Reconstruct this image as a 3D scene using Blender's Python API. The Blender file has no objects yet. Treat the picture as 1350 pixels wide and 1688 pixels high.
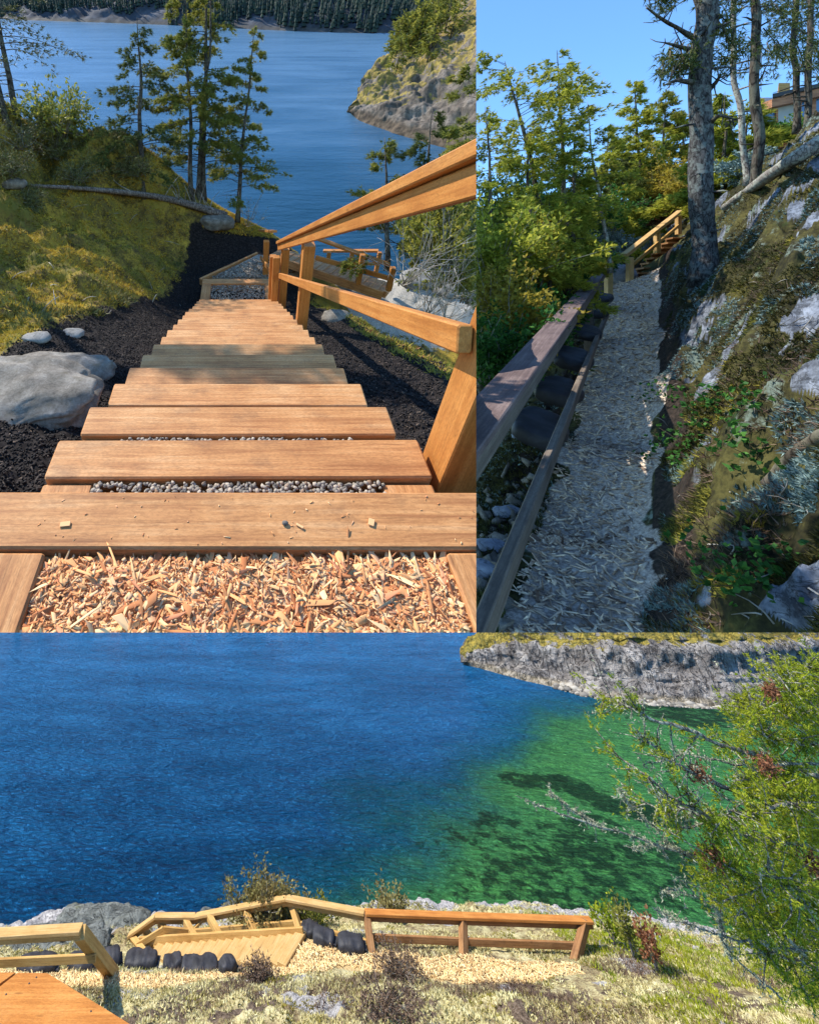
import bpy, bmesh, math
import numpy as np
from mathutils import Matrix, Vector

rng = np.random.default_rng(11)
scene = bpy.context.scene
COL = scene.collection

# ------------------------------------------------------------------ camera, sky, sun, exposure
F, U0, V0 = 753.0, 392.0, 521.0            # focal length and optical axis, in pixels of a 1350 x 1688 frame
cam_data = bpy.data.cameras.new("camera")
cam_data.sensor_fit = 'HORIZONTAL'
cam_data.sensor_width = 36.0
cam_data.lens = 36.0 * F / 1350.0
cam_data.shift_x = (675.0 - U0) / 1350.0
cam_data.shift_y = -(844.0 - V0) / 1350.0
cam_data.clip_start = 0.05
cam_data.clip_end = 60000.0
cam = bpy.data.objects.new("camera", cam_data)
COL.objects.link(cam)
cam.rotation_euler = (math.radians(90), 0, 0)
scene.camera = cam

SUN = Vector((-0.54, 0.24, 0.81)).normalized()
world = bpy.data.worlds.new("World")
scene.world = world
world.use_nodes = True
wn = world.node_tree
sky = wn.nodes.new("ShaderNodeTexSky")
sky.sky_type = 'NISHITA'
sky.sun_disc = False
sky.sun_elevation = math.asin(SUN.z)
sky.sun_rotation = math.atan2(SUN.x, SUN.y)
sky.altitude = 900
sky.air_density = 1.0
sky.dust_density = 0.2
sky.ozone_density = 3.5
bg = wn.nodes["Background"]
bg.inputs["Strength"].default_value = 0.15
tint = wn.nodes.new("ShaderNodeMix"); tint.data_type = 'RGBA'; tint.blend_type = 'MULTIPLY'
tint.inputs[0].default_value = 1.0; tint.inputs[7].default_value = (0.72, 0.98, 1.12, 1)   # a deeper, cleaner blue overall
wn.links.new(sky.outputs[0], tint.inputs[6]); wn.links.new(tint.outputs[2], bg.inputs[0])

sun_data = bpy.data.lights.new("sun", 'SUN')
sun_data.energy = 3.5
sun_data.angle = math.radians(0.53)
sun_data.color = (1.0, 0.93, 0.82)
sun = bpy.data.objects.new("sun", sun_data)
COL.objects.link(sun)
sun.rotation_euler = SUN.to_track_quat('Z', 'Y').to_euler()
sun['kind'] = 'helper'

vs = scene.view_settings
vs.view_transform = 'Standard'
vs.look = 'None'
vs.exposure = 1.1
vs.gamma = 1.0
vs.use_curve_mapping = False
scene.cycles.max_bounces = 6
scene.cycles.transparent_max_bounces = 6

# ------------------------------------------------------------------ the three places
class Place:
    """A place with its own level ground: local metres x right, y ahead, z up."""
    def __init__(s, k, pitch, planes):
        s.k = k
        s.c, s.s = math.cos(math.radians(pitch)), math.sin(math.radians(pitch))
        s.M = Matrix(((k, 0, 0, 0), (0, k * s.c, -k * s.s, 0), (0, k * s.s, k * s.c, 0), (0, 0, 0, 1)))
        s.planes = planes
    def ray(s, u, v):
        X, Z = (u - U0) / F, (V0 - v) / F
        return np.array([X, s.c + Z * s.s, -s.s + Z * s.c])
    def P(s, u, v, D=None, z=None, y=None):
        d = s.ray(u, v)
        t = D if D is not None else (z / d[2] if z is not None else y / d[1])
        return d * t
SEAM, FLOOR = (785.0 - U0) / F, (1043.0 - V0) / F
K3 = 0.5
A = Place(38.7 * K3, 35.0, [((1, -SEAM, 0)), ((0, -FLOOR, -1))])            # stairs down to the inlet
B = Place(38.7 * K3 * 3.6, 0.0, [((-1, SEAM, 0)), ((0, -FLOOR, -1))])       # chip path under the rock
C = Place(K3, -25.0, [((0, FLOOR, 1))])                                      # the cove seen from above

made = []      # (object, place)
def link(o, W):
    COL.objects.link(o)
    made.append((o, W))
    return o

# ------------------------------------------------------------------ noise
def _h(ix, iy, iz, seed):
    n = (ix * 374761393 + iy * 668265263 + iz * 2147483647 + seed * 1274126177) & 0xffffffff
    n = ((n ^ (n >> 13)) * 1274126177) & 0xffffffff
    n = ((n ^ (n >> 16)) * 2246822519) & 0xffffffff
    return ((n ^ (n >> 15)) & 0xffff) / 65535.0
def vnoise(x, y, z=0.0, seed=0):
    x, y, z = np.broadcast_arrays(np.asarray(x, float), np.asarray(y, float), np.asarray(z, float))
    ix, iy, iz = np.floor(x).astype(np.int64), np.floor(y).astype(np.int64), np.floor(z).astype(np.int64)
    fx, fy, fz = x - ix, y - iy, z - iz
    fx, fy, fz = fx * fx * (3 - 2 * fx), fy * fy * (3 - 2 * fy), fz * fz * (3 - 2 * fz)
    r = 0
    for a in (0, 1):
        for b in (0, 1):
            for c in (0, 1):
                w = (fx if a else 1 - fx) * (fy if b else 1 - fy) * (fz if c else 1 - fz)
                r = r + w * _h(ix + a, iy + b, iz + c, seed)
    return r * 2 - 1
def fbm(x, y, z=0.0, octv=4, seed=0, gain=0.5):
    r, a, f = 0, 1.0, 1.0
    for i in range(octv):
        r = r + a * vnoise(np.asarray(x) * f, np.asarray(y) * f, np.asarray(z) * f, seed + i * 17)
        a *= gain; f *= 2.03
    return r
def ridged(x, y, z=0.0, octv=4, seed=0):
    r, a, f = 0, 1.0, 1.0
    for i in range(octv):
        r = r + a * (1 - np.abs(vnoise(np.asarray(x) * f, np.asarray(y) * f, np.asarray(z) * f, seed + i * 13)) * 2)
        a *= 0.5; f *= 2.1
    return r
def sstep(a, b, x):
    t = np.clip((np.asarray(x, float) - a) / (b - a), 0, 1)
    return t * t * (3 - 2 * t)

# ------------------------------------------------------------------ materials
MATS = {}
def srgb(r, g, b):
    f = lambda c: (c / 255 / 12.92) if c / 255 <= 0.04045 else ((c / 255 + 0.055) / 1.055) ** 2.4
    return (f(r), f(g), f(b), 1)
class N:
    def __init__(s, name):
        s.m = bpy.data.materials.new(name); s.m.use_nodes = True
        s.t = s.m.node_tree; s.t.nodes.clear()
        s.out = s.new("ShaderNodeOutputMaterial")
        MATS[name] = s.m
    def new(s, typ, **kw):
        n = s.t.nodes.new(typ)
        for k, v in kw.items():
            setattr(n, k, v)
        return n
    def ln(s, a, b): s.t.links.new(a, b)
    def coord(s, scale=(1, 1, 1), rnd=False):
        tc = s.new("ShaderNodeTexCoord"); mp = s.new("ShaderNodeMapping")
        mp.inputs['Scale'].default_value = scale
        s.ln(tc.outputs['Object'], mp.inputs['Vector'])
        if rnd:
            oi = s.new("ShaderNodeObjectInfo"); mu = s.new("ShaderNodeVectorMath", operation='SCALE')
            mu.inputs[0].default_value = (37.0, 91.0, 53.0)
            s.ln(oi.outputs['Random'], mu.inputs['Scale']); s.ln(mu.outputs[0], mp.inputs['Location'])
        return mp.outputs[0]
    def noise(s, vec, scale, detail=6, rough=0.55, dist=0.0):
        n = s.new("ShaderNodeTexNoise")
        n.inputs['Scale'].default_value = scale; n.inputs['Detail'].default_value = detail
        n.inputs['Roughness'].default_value = rough; n.inputs['Distortion'].default_value = dist
        s.ln(vec, n.inputs['Vector']); return n.outputs['Fac']
    def voro(s, vec, scale, feature='F1', out='Distance'):
        n = s.new("ShaderNodeTexVoronoi", feature=feature); n.inputs['Scale'].default_value = scale
        s.ln(vec, n.inputs['Vector']); return n.outputs[out]
    def ramp(s, fac, stops, interp='LINEAR'):
        r = s.new("ShaderNodeValToRGB"); r.color_ramp.interpolation = interp
        e = r.color_ramp.elements
        while len(e) < len(stops): e.new(0.5)
        for i, (p, c) in enumerate(stops):
            e[i].position = p
            e[i].color = c if len(c) == 4 else (*c, 1)
        s.ln(fac, r.inputs[0]); return r.outputs[0]
    def mix(s, fac, a, b, typ='MIX'):
        m = s.new("ShaderNodeMix", data_type='RGBA', blend_type=typ)
        if isinstance(fac, (int, float)): m.inputs[0].default_value = fac
        else: s.ln(fac, m.inputs[0])
        for k, v in ((6, a), (7, b)):
            if isinstance(v, tuple): m.inputs[k].default_value = v if len(v) == 4 else (*v, 1)
            else: s.ln(v, m.inputs[k])
        return m.outputs[2]
    def math(s, op, a, b=0.0):
        m = s.new("ShaderNodeMath", operation=op)
        for i, v in enumerate((a, b)):
            if isinstance(v, (int, float)): m.inputs[i].default_value = v
            else: s.ln(v, m.inputs[i])
        return m.outputs[0]
    def attr(s, name, ch='Color'):
        a = s.new("ShaderNodeAttribute", attribute_name=name); return a.outputs[ch]
    def sep(s, col):
        x = s.new("ShaderNodeSeparateColor"); s.ln(col, x.inputs[0]); return x.outputs
    def island(s):
        return s.new("ShaderNodeNewGeometry").outputs['Random Per Island']
    def done(s, color, rough=0.8, bump=None, strength=0.5, dist=0.01, spec=0.3, trans=0.0):
        p = s.new("ShaderNodeBsdfPrincipled")
        if isinstance(color, tuple): p.inputs['Base Color'].default_value = color if len(color) == 4 else (*color, 1)
        else: s.ln(color, p.inputs['Base Color'])
        if isinstance(rough, (int, float)): p.inputs['Roughness'].default_value = rough
        else: s.ln(rough, p.inputs['Roughness'])
        p.inputs['Specular IOR Level'].default_value = spec
        nrm = None
        if bump is not None:
            b = s.new("ShaderNodeBump"); b.inputs['Strength'].default_value = strength
            b.inputs['Distance'].default_value = dist
            s.ln(bump, b.inputs['Height']); s.ln(b.outputs[0], p.inputs['Normal']); nrm = b
        sh = p.outputs[0]
        if trans:
            t = s.new("ShaderNodeBsdfTranslucent"); mx = s.new("ShaderNodeMixShader")
            mx.inputs[0].default_value = trans
            if isinstance(color, tuple): t.inputs[0].default_value = color if len(color) == 4 else (*color, 1)
            else: s.ln(color, t.inputs[0])
            s.ln(sh, mx.inputs[1]); s.ln(t.outputs[0], mx.inputs[2]); sh = mx.outputs[0]
        s.ln(sh, s.out.inputs[0])
        s.p = p
        return s.m

def wood(name, dark, mid, light, stain=(0.05, 0.03, 0.02), stain_amt=0.35, grain=1.0, kscale=1.0, rough=0.65):
    n = N(name)
    v = n.coord((1.2, 1, 1), rnd=True)
    st = n.coord((1.5 * grain, 38 * grain, 38 * grain), rnd=True)
    g = n.noise(st, 1.0, 8, 0.65, 0.6)
    st2 = n.coord((3.0, 160, 160), rnd=True)
    g2 = n.noise(st2, 1.0, 3, 0.6)
    big = n.noise(v, 2.2, 5, 0.6)
    col = n.ramp(n.math('ADD', n.math('MULTIPLY', g, 0.65), n.math('MULTIPLY', big, 0.4)),
                 [(0.40, dark), (0.52, mid), (0.64, light)])
    col = n.mix(n.math('MULTIPLY', g2, 0.45), col, (*[c * 0.55 for c in dark[:3]], 1))
    # knots: sparse stretched cells
    kn = n.coord((3.6, 14, 14), rnd=True)
    d = n.voro(kn, 1.0)
    knot = n.ramp(d, [(0.0, (1, 1, 1)), (0.07, (0.75, 0.75, 0.75)), (0.13, (0, 0, 0))])
    gate = n.ramp(n.noise(n.coord((1, 3, 3), rnd=True), 1.7, 2), [(0.5, (0, 0, 0)), (0.6, (1, 1, 1))])
    col = n.mix(n.math('MULTIPLY', n.math('MULTIPLY', knot, gate), 0.75), col, (*[c * 0.3 for c in dark[:3]], 1))
    ck = n.ramp(n.math('ABSOLUTE', n.math('SUBTRACT', n.noise(n.coord((1.1, 26, 26), rnd=True), 1.0, 4, .6, .8), .5)), [(0, (1, 1, 1)), (.010, (0, 0, 0))])
    col = n.mix(n.math('MULTIPLY', ck, .45), col, (*[c * 0.35 for c in dark[:3]], 1))
    sm = n.ramp(n.noise(n.coord((3, 5, 5), rnd=True), 1.6, 7, 0.7), [(0.52, (0, 0, 0)), (0.72, (1, 1, 1))])
    col = n.mix(n.math('MULTIPLY', sm, stain_amt), col, (*stain[:3], 1))
    fz = n.noise(n.coord((60, 160, 160), rnd=True), 1.0, 4, .7)
    col = n.mix(n.math('MULTIPLY', n.ramp(fz, [(.4, (1, 1, 1)), (.56, (0, 0, 0))]), .32), col, (*[c * .5 for c in dark[:3]], 1))
    bm = n.math('ADD', n.math('ADD', n.math('MULTIPLY', g, 0.7), n.math('MULTIPLY', g2, 0.5)), n.math('MULTIPLY', fz, .5))
    return n.done(col, rough, bm, 0.45, 0.004, 0.25)

wood('tread_wood', (.40, .16, .055), (.66, .31, .11), (.80, .44, .19), stain=(.20, .10, .05), stain_amt=.6)
wood('rail_wood', (.42, .15, .033), (.58, .235, .055), (.68, .31, .085), stain=(.28, .10, .03), stain_amt=.3, rough=.5)
wood('pale_rail_wood', (.42, .22, .06), (.60, .36, .11), (.72, .47, .17), stain=(.35, .17, .06), stain_amt=.3)
wood('weathered_wood', (.11, .085, .065), (.19, .15, .115), (.27, .22, .17), stain=(.07, .05, .04), stain_amt=.5, rough=.8)
wood('cap_wood', (.10, .07, .065), (.17, .12, .11), (.25, .185, .165), stain=(.05, .03, .03), stain_amt=.5, rough=.8)
wood('brown_wood', (.22, .10, .036), (.35, .17, .063), (.48, .26, .11), stain=(.07, .03, .015), stain_amt=.5)
wood('gold_rail_wood', (.46, .27, .09), (.62, .39, .145), (.74, .50, .23), stain=(.38, .22, .10), stain_amt=.25)

def islandmat(name, stops, rough=.8, bump_scale=None, trans=0.0, spec=.25, tint=None, tscale=1.0):
    n = N(name)
    c = n.ramp(n.island(), stops)
    if tint:
        v = n.coord()
        f = n.ramp(n.noise(v, tscale, 4), [(.38, (0, 0, 0)), (.62, (1, 1, 1))])
        c = n.mix(n.math('MULTIPLY', f, .7), c, n.ramp(n.island(), tint))
    b = n.noise(n.coord(), bump_scale, 4) if bump_scale else None
    return n.done(c, rough, b, .4, .003, spec, trans)
islandmat('fresh_chips', [(0, (.42, .14, .05)), (.25, (.66, .29, .11)), (.5, (.80, .42, .17)), (.8, (.86, .58, .30)), (1, (.64, .24, .11))], bump_scale=60)
islandmat('grey_chips', [(0, (.17, .115, .08)), (.3, (.37, .27, .19)), (.6, (.56, .43, .31)), (1, (.74, .60, .44))])
islandmat('pale_chips', [(0, (.34, .20, .08)), (.3, (.58, .39, .17)), (.6, (.72, .53, .25)), (1, (.80, .64, .36))])
islandmat('gravel_stones', [(0, (.10, .09, .075)), (.3, (.21, .185, .15)), (.6, (.31, .27, .215)), (.85, (.46, .39, .30)), (1, (.24, .15, .09))], bump_scale=90)

# needles / leaves
def leafmat(name, stops, tint, tscale, trans=.35):
    return islandmat(name, stops, .6, None, trans, .2, tint, tscale)
leafmat('fir_needles', [(0, (.08, .11, .025)), (.5, (.19, .22, .04)), (1, (.31, .31, .06))], [(0, (.22, .21, .035)), (1, (.44, .38, .06))], 1.4, .5)
leafmat('dark_needles', [(0, (.035, .06, .022)), (.6, (.085, .12, .03)), (1, (.15, .17, .045))], [(0, (.11, .13, .03)), (1, (.19, .20, .045))], 1.0)
leafmat('sunny_leaves', [(0, (.10, .15, .02)), (.5, (.26, .31, .035)), (1, (.45, .45, .06))], [(0, (.36, .36, .04)), (1, (.66, .60, .08))], .8, .5)
leafmat('golden_leaves', [(0, (.20, .16, .02)), (.5, (.40, .31, .04)), (1, (.52, .44, .06))], [(0, (.20, .19, .02)), (1, (.38, .26, .05))], .8, .45)
leafmat('yew_needles', [(0, (.08, .14, .012)), (.5, (.22, .31, .018)), (1, (.38, .44, .03))], [(0, (.30, .32, .015)), (1, (.56, .54, .04))], 1.6, .4)
leafmat('fern_leaves', [(0, (.02, .07, .015)), (.6, (.05, .17, .03)), (1, (.11, .27, .045))], [(0, (.02, .07, .015)), (1, (.06, .16, .02))], 2)
leafmat('brush_leaves', [(0, (.12, .08, .03)), (.5, (.24, .19, .07)), (1, (.36, .32, .13))], [(0, (.12, .13, .03)), (1, (.25, .25, .07))], 2)
leafmat('brown_leaves', [(0, (.14, .05, .025)), (.6, (.32, .13, .06)), (1, (.42, .22, .11))], [(0, (.1, .05, .02)), (1, (.35, .14, .08))], 2)
leafmat('lichen_tufts', [(0, (.16, .17, .11)), (.5, (.33, .34, .22)), (1, (.52, .52, .34))], [(0, (.22, .24, .17)), (1, (.46, .48, .34))], 2, .15)
leafmat('blue_lichen_tufts', [(0, (.09, .14, .135)), (.5, (.17, .25, .235)), (1, (.28, .38, .34))], [(0, (.12, .19, .19)), (1, (.25, .34, .32))], 2, .1)
leafmat('moss_tufts', [(0, (.12, .10, .018)), (.5, (.27, .22, .03)), (1, (.44, .34, .05))], [(0, (.14, .16, .028)), (1, (.28, .28, .045))], 1.6, .2)
leafmat('gold_moss_tufts', [(0, (.34, .20, .02)), (.5, (.62, .40, .04)), (1, (.80, .57, .09))], [(0, (.26, .21, .03)), (1, (.52, .41, .06))], 1.2, .2)
leafmat('deep_moss_tufts', [(0, (.022, .024, .008)), (.5, (.055, .050, .012)), (1, (.105, .088, .018))], [(0, (.03, .045, .014)), (1, (.075, .088, .02))], 1.6, .2)  # tone lowered in place of shade on the rock slope
leafmat('heath_tufts', [(0, (.06, .055, .025)), (.5, (.13, .13, .045)), (1, (.22, .20, .07))], [(0, (.08, .10, .03)), (1, (.20, .21, .06))], 1.0, .15)
leafmat('pale_moss_tufts', [(0, (.36, .31, .13)), (.5, (.60, .54, .27)), (1, (.80, .75, .46))], [(0, (.34, .28, .08)), (1, (.68, .60, .28))], 1.4, .15)
leafmat('dry_litter', [(0, (.05, .03, .02)), (.5, (.14, .09, .06)), (1, (.26, .18, .12))], [(0, (.05, .03, .02)), (1, (.18, .12, .09))], 1.4, .05)

def bark(name, a, b, c, lichen=None, amt=.5, sc=1.0):
    n = N(name)
    v = n.coord((9 * sc, 9 * sc, 2.2 * sc), rnd=True)
    w = n.voro(v, 1.6, 'DISTANCE_TO_EDGE')
    nz = n.noise(v, 2.0, 7, .7)
    col = n.ramp(nz, [(.32, a), (.5, b), (.68, c)])
    col = n.mix(n.ramp(w, [(0, (1, 1, 1)), (.12, (0, 0, 0))]), col, (*[q * .35 for q in a], 1))
    if lichen:
        f = n.ramp(n.noise(n.coord((1, 1, .8), rnd=True), 6 * sc, 6, .7), [(.5, (0, 0, 0)), (.58, (amt,) * 3)])
        col = n.mix(f, col, (*lichen, 1))
    h = n.math('ADD', n.math('MULTIPLY', w, .8), n.math('MULTIPLY', nz, .6))
    n.done(col, .9, h, 1.0, .03 / sc, .15)
bark('fir_bark', (.035, .028, .022), (.085, .068, .052), (.15, .13, .10), (.17, .17, .12), .5)
bark('grey_bark', (.035, .033, .032), (.075, .072, .07), (.14, .135, .13), (.22, .25, .23), .55, 2.0)
bark('pale_bark', (.14, .12, .10), (.24, .21, .18), (.36, .33, .28), (.42, .44, .36), .7, 2)
bark('lichen_bark', (.06, .05, .04), (.16, .145, .12), (.33, .31, .26), (.46, .46, .34), .8, 3)
bark('log_bark', (.09, .07, .06), (.20, .165, .14), (.33, .29, .26), None, .5, 1.5)

def rockmat(name, a, b, c, over=None, sc=1.0, strength=.8, crack=.6):
    n = N(name)
    v = n.coord()
    nz = n.noise(v, 1.6 * sc, 10, .68, .3)
    fine = n.noise(v, 14 * sc, 6, .7)
    col = n.ramp(n.math('ADD', n.math('MULTIPLY', nz, .7), n.math('MULTIPLY', fine, .3)), [(.36, a), (.5, b), (.64, c)])
    vv = n.coord((.8, .8, 1.8))
    wv = n.noise(vv, 2.6 * sc, 3, .5, 1.6)
    cr = n.ramp(n.math('ABSOLUTE', n.math('SUBTRACT', wv, .5)), [(0, (1, 1, 1)), (.022, (0, 0, 0))])
    col = n.mix(n.math('MULTIPLY', cr, crack), col, (.03, .028, .025, 1))
    if over:
        for (oc, lo, hi, osc, amt) in over:
            f = n.ramp(n.math('ADD', n.math('MULTIPLY', n.noise(v, osc, 6, .65), .75), n.math('MULTIPLY', n.noise(v, osc * 7, 3, .6), .25)), [(lo, (0, 0, 0)), (hi, (amt,) * 3)])
            col = n.mix(f, col, (*oc, 1))
    h = n.math('SUBTRACT', n.math('ADD', nz, n.math('MULTIPLY', fine, .35)), n.math('MULTIPLY', cr, .35))
    return n.done(col, .88, h, strength, .12 / sc, .2)
rockmat('granite', (.10, .09, .075), (.22, .20, .17), (.36, .33, .29), [((.20, .18, .10), .55, .66, 2.0, .6)], 3)
rockmat('slab_granite', (.15, .14, .125), (.26, .245, .22), (.38, .36, .33), [((.16, .14, .12), .58, .7, 1.0, .6)], 2, .5, .4)
rockmat('blue_granite', (.12, .135, .165), (.23, .25, .30), (.36, .40, .46), [((.10, .10, .08), .56, .64, 3.0, .8)], 2.2)
rockmat('shore_rock', (.05, .055, .05), (.15, .16, .145), (.30, .31, .28), [((.13, .13, .04), .56, .66, 1.4, .6)], 1.3)
rockmat('tide_rock', (.16, .14, .11), (.33, .29, .23), (.50, .46, .38), None, 1.2)
rockmat('boulder_stone', (.085, .073, .058), (.18, .158, .128), (.31, .28, .235), [((.10, .085, .05), .56, .68, 5, .6)], 5, .8, .3)
# zoned ground materials: attribute 'zone' holds how much soil (r), gravel/chips (g), bare rock (b)
def ground_mat(name, base_stops, base_scale, soil, grit, rock, bumpd=.05, patches=None, fine=26):
    n = N(name)
    v = n.coord()
    z = n.sep(n.attr('zone'))
    nz = n.noise(v, base_scale, 8, .7)
    fi = n.noise(v, fine, 5, .7)
    col = n.ramp(n.math('ADD', n.math('MULTIPLY', nz, .62), n.math('MULTIPLY', fi, .38)), base_stops)
    if patches:
        for (pc, lo, hi, sc, amt) in patches:
            f = n.ramp(n.math('ADD', n.math('MULTIPLY', n.noise(v, sc, 6, .7), .75), n.math('MULTIPLY', fi, .25)), [(lo, (0, 0, 0)), (hi, (amt,) * 3)])
            col = n.mix(f, col, (*pc, 1))
    def grain(c3, sc):
        return n.ramp(n.noise(v, sc, 5, .75), [(.35, c3[0]), (.5, c3[1]), (.65, c3[2])])
    jit = n.math('MULTIPLY', n.math('SUBTRACT', n.noise(v, base_scale * 2.5, 6, .7), .5), 1.3)
    def mask(ch):
        return n.ramp(n.math('ADD', ch, jit), [(.42, (0, 0, 0)), (.58, (1, 1, 1))])
    cl = n.noise(n.coord((1, 1, 1.6)), base_scale * 1.6, 5, .6, 1.8)
    crk = n.ramp(n.math('ABSOLUTE', n.math('SUBTRACT', cl, .5)), [(0, (1, 1, 1)), (.018, (0, 0, 0))])
    rk = n.mix(n.math('MULTIPLY', crk, .8), grain(rock, base_scale * 4), (.015, .014, .012))
    rk = n.mix(n.ramp(n.noise(v, base_scale * 7, 5, .7), [(.54, (0, 0, 0)), (.6, (.8, .8, .8))]), rk, (*[q * .3 for q in rock[1]], 1))
    col = n.mix(mask(z[2]), col, rk)
    col = n.mix(mask(z[0]), col, grain(soil, fine))
    col = n.mix(mask(z[1]), col, grain(grit, fine * 1.6))
    h = n.math('ADD', n.math('MULTIPLY', nz, .6), n.math('MULTIPLY', fi, .5))
    return n.done(col, .92, h, .9, bumpd, .12)
ground_mat('hill_ground', [(.38, (.045, .035, .016)), (.47, (.16, .11, .028)), (.54, (.34, .23, .035)), (.62, (.56, .36, .05))], 2.2,
           ((.006, .005, .0045), (.016, .0125, .011), (.04, .032, .028)), ((.20, .19, .17), (.35, .33, .29), (.5, .47, .42)), ((.14, .13, .11), (.28, .26, .23), (.42, .39, .35)), .05,
           [((.06, .075, .02), .52, .6, 1.1, .75), ((.05, .035, .02), .56, .62, 2.3, .8)])
ground_mat('path_ground', [(.38, (.010, .010, .007)), (.47, (.03, .028, .012)), (.54, (.06, .055, .018)), (.62, (.10, .09, .03))], 2.0,  # slope moss and rock darkened in place of missing shade
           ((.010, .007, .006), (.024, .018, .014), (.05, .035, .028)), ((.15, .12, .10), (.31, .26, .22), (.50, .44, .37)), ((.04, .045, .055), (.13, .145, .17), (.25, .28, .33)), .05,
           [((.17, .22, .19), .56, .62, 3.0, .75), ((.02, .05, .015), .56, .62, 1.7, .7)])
ground_mat('shore_ground', [(.38, (.10, .07, .045)), (.46, (.28, .21, .11)), (.53, (.52, .45, .23)), (.60, (.70, .63, .36))], 2.4,
           ((.05, .035, .025), (.14, .10, .07), (.26, .20, .15)), ((.42, .27, .12), (.64, .46, .21), (.80, .62, .33)), ((.26, .25, .25), (.42, .40, .39), (.58, .55, .52)), .05,
           [((.12, .10, .03), .55, .62, 1.6, .75), ((.07, .05, .035), .56, .62, 3.3, .8)], 30)

def water(name, color_fn, wave, dist, rough, spec, detail=5, stretch=(1, 2.4, 1)):
    n = N(name)
    v = n.coord(stretch)
    w1 = n.noise(v, wave, detail, .62, .5)
    w2 = n.noise(v, wave * .21, 3, .5, .3)
    h = n.math('ADD', w1, n.math('MULTIPLY', w2, 1.6))
    b = n.new("ShaderNodeBump"); b.inputs['Strength'].default_value = 1.0; b.inputs['Distance'].default_value = dist
    n.ln(h, b.inputs['Height'])
    lw = n.new("ShaderNodeLayerWeight"); lw.inputs['Blend'].default_value = .5
    n.ln(b.outputs[0], lw.inputs['Normal'])
    l2 = n.new("ShaderNodeLayerWeight"); l2.inputs['Blend'].default_value = .5
    fac = n.math('ADD', n.math('MULTIPLY', lw.outputs['Facing'], .45), n.math('MULTIPLY', l2.outputs['Facing'], .55))
    n.done(color_fn(n, fac), rough, h, 1.0, dist, spec)
    n.p.inputs['IOR'].default_value = 1.33
    return n
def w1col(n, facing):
    # looked down into: dark green blue; looked along: paler, sky reflection put into the colour
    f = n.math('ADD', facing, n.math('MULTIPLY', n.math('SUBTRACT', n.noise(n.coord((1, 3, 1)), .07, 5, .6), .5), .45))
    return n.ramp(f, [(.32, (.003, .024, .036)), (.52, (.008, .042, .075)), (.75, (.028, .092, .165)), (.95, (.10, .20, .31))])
water('inlet_water', w1col, 1.0, 1.3, .2, .12, 6)

def w3col(n, facing):
    v = n.coord()
    z = n.sep(n.attr('zone'))                       # r: how shallow, g: weed bed
    nz = n.noise(v, .9, 7, .65, .5)
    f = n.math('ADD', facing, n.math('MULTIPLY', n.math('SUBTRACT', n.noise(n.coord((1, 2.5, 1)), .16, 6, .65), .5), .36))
    deep = n.ramp(f, [(.44, (.001, .024, .062)), (.53, (.003, .060, .15)), (.61, (.006, .13, .34)), (.71, (.018, .24, .60)), (.84, (.07, .38, .80))])  # paler stops stand in for sky mirrored at low angles
    sh = n.math('ADD', z[0], n.math('MULTIPLY', n.math('SUBTRACT', nz, .5), .35))
    col = n.ramp(sh, [(.04, (0, 0, 0)), (.80, (1, 1, 1))])
    green = n.mix(n.ramp(sh, [(.45, (0, 0, 0)), (1.0, (1, 1, 1))]), (.003, .110, .100), (.095, .36, .085))
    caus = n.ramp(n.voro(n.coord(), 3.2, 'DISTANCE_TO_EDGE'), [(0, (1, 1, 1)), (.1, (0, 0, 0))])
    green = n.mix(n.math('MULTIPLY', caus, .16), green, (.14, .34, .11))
    gn = n.noise(v, 2.4, 8, .78, .3)
    green = n.mix(n.math('MULTIPLY', n.ramp(gn, [(.46, (0, 0, 0)), (.60, (1, 1, 1))]), .5), green, (.012, .085, .035))
    green = n.mix(n.ramp(f, [(.45, (0, 0, 0)), (.85, (.45, .45, .45))]), green, (.02, .10, .14))  # same painted sky reflection laid over the shallows
    c = n.mix(col, deep, green)
    weed = n.math('ADD', z[1], n.math('MULTIPLY', n.math('SUBTRACT', n.noise(v, 1.8, 8, .75), .5), 2.0))
    return n.mix(n.math('MULTIPLY', n.ramp(weed, [(.42, (0, 0, 0)), (.62, (1, 1, 1))]), .85), c, (.008, .030, .024))
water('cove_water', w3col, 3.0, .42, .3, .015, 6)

n = N('sandbag_cloth'); n.done(n.ramp(n.noise(n.coord((1, 1, 1), True), 7, 5), [(.4, (.018, .018, .021)), (.6, (.036, .036, .042))]), .62, n.noise(n.coord((1, 1, 1), True), 60, 3), .35, .004, .35)
n = N('house_wall'); n.done(n.ramp(n.noise(n.coord(), 1.2, 5), [(.4, (.42, .45, .46)), (.6, (.52, .54, .54))]), .8, n.noise(n.coord(), 20), .2, .01)
n = N('house_trim'); n.done(n.ramp(n.noise(n.coord((1, 8, 8)), 2, 5), [(.4, (.30, .12, .05)), (.6, (.45, .20, .09))]), .6)
n = N('plant_stem'); n.done((.07, .055, .03), .8)
n = N('house_roof'); n.done((.05, .05, .055), .7)
n = N('window_glass'); n.done((.05, .14, .30), .08, spec=.8)
n = N('bare_twig'); n.done(n.ramp(n.noise(n.coord(), 8, 4), [(.4, (.20, .18, .15)), (.6, (.42, .39, .34))]), .85)
n = N('far_forest'); n.done(n.ramp(n.island(), [(0, (.014, .026, .024)), (.5, (.026, .043, .034)), (1, (.045, .066, .042))]), .9)

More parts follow.
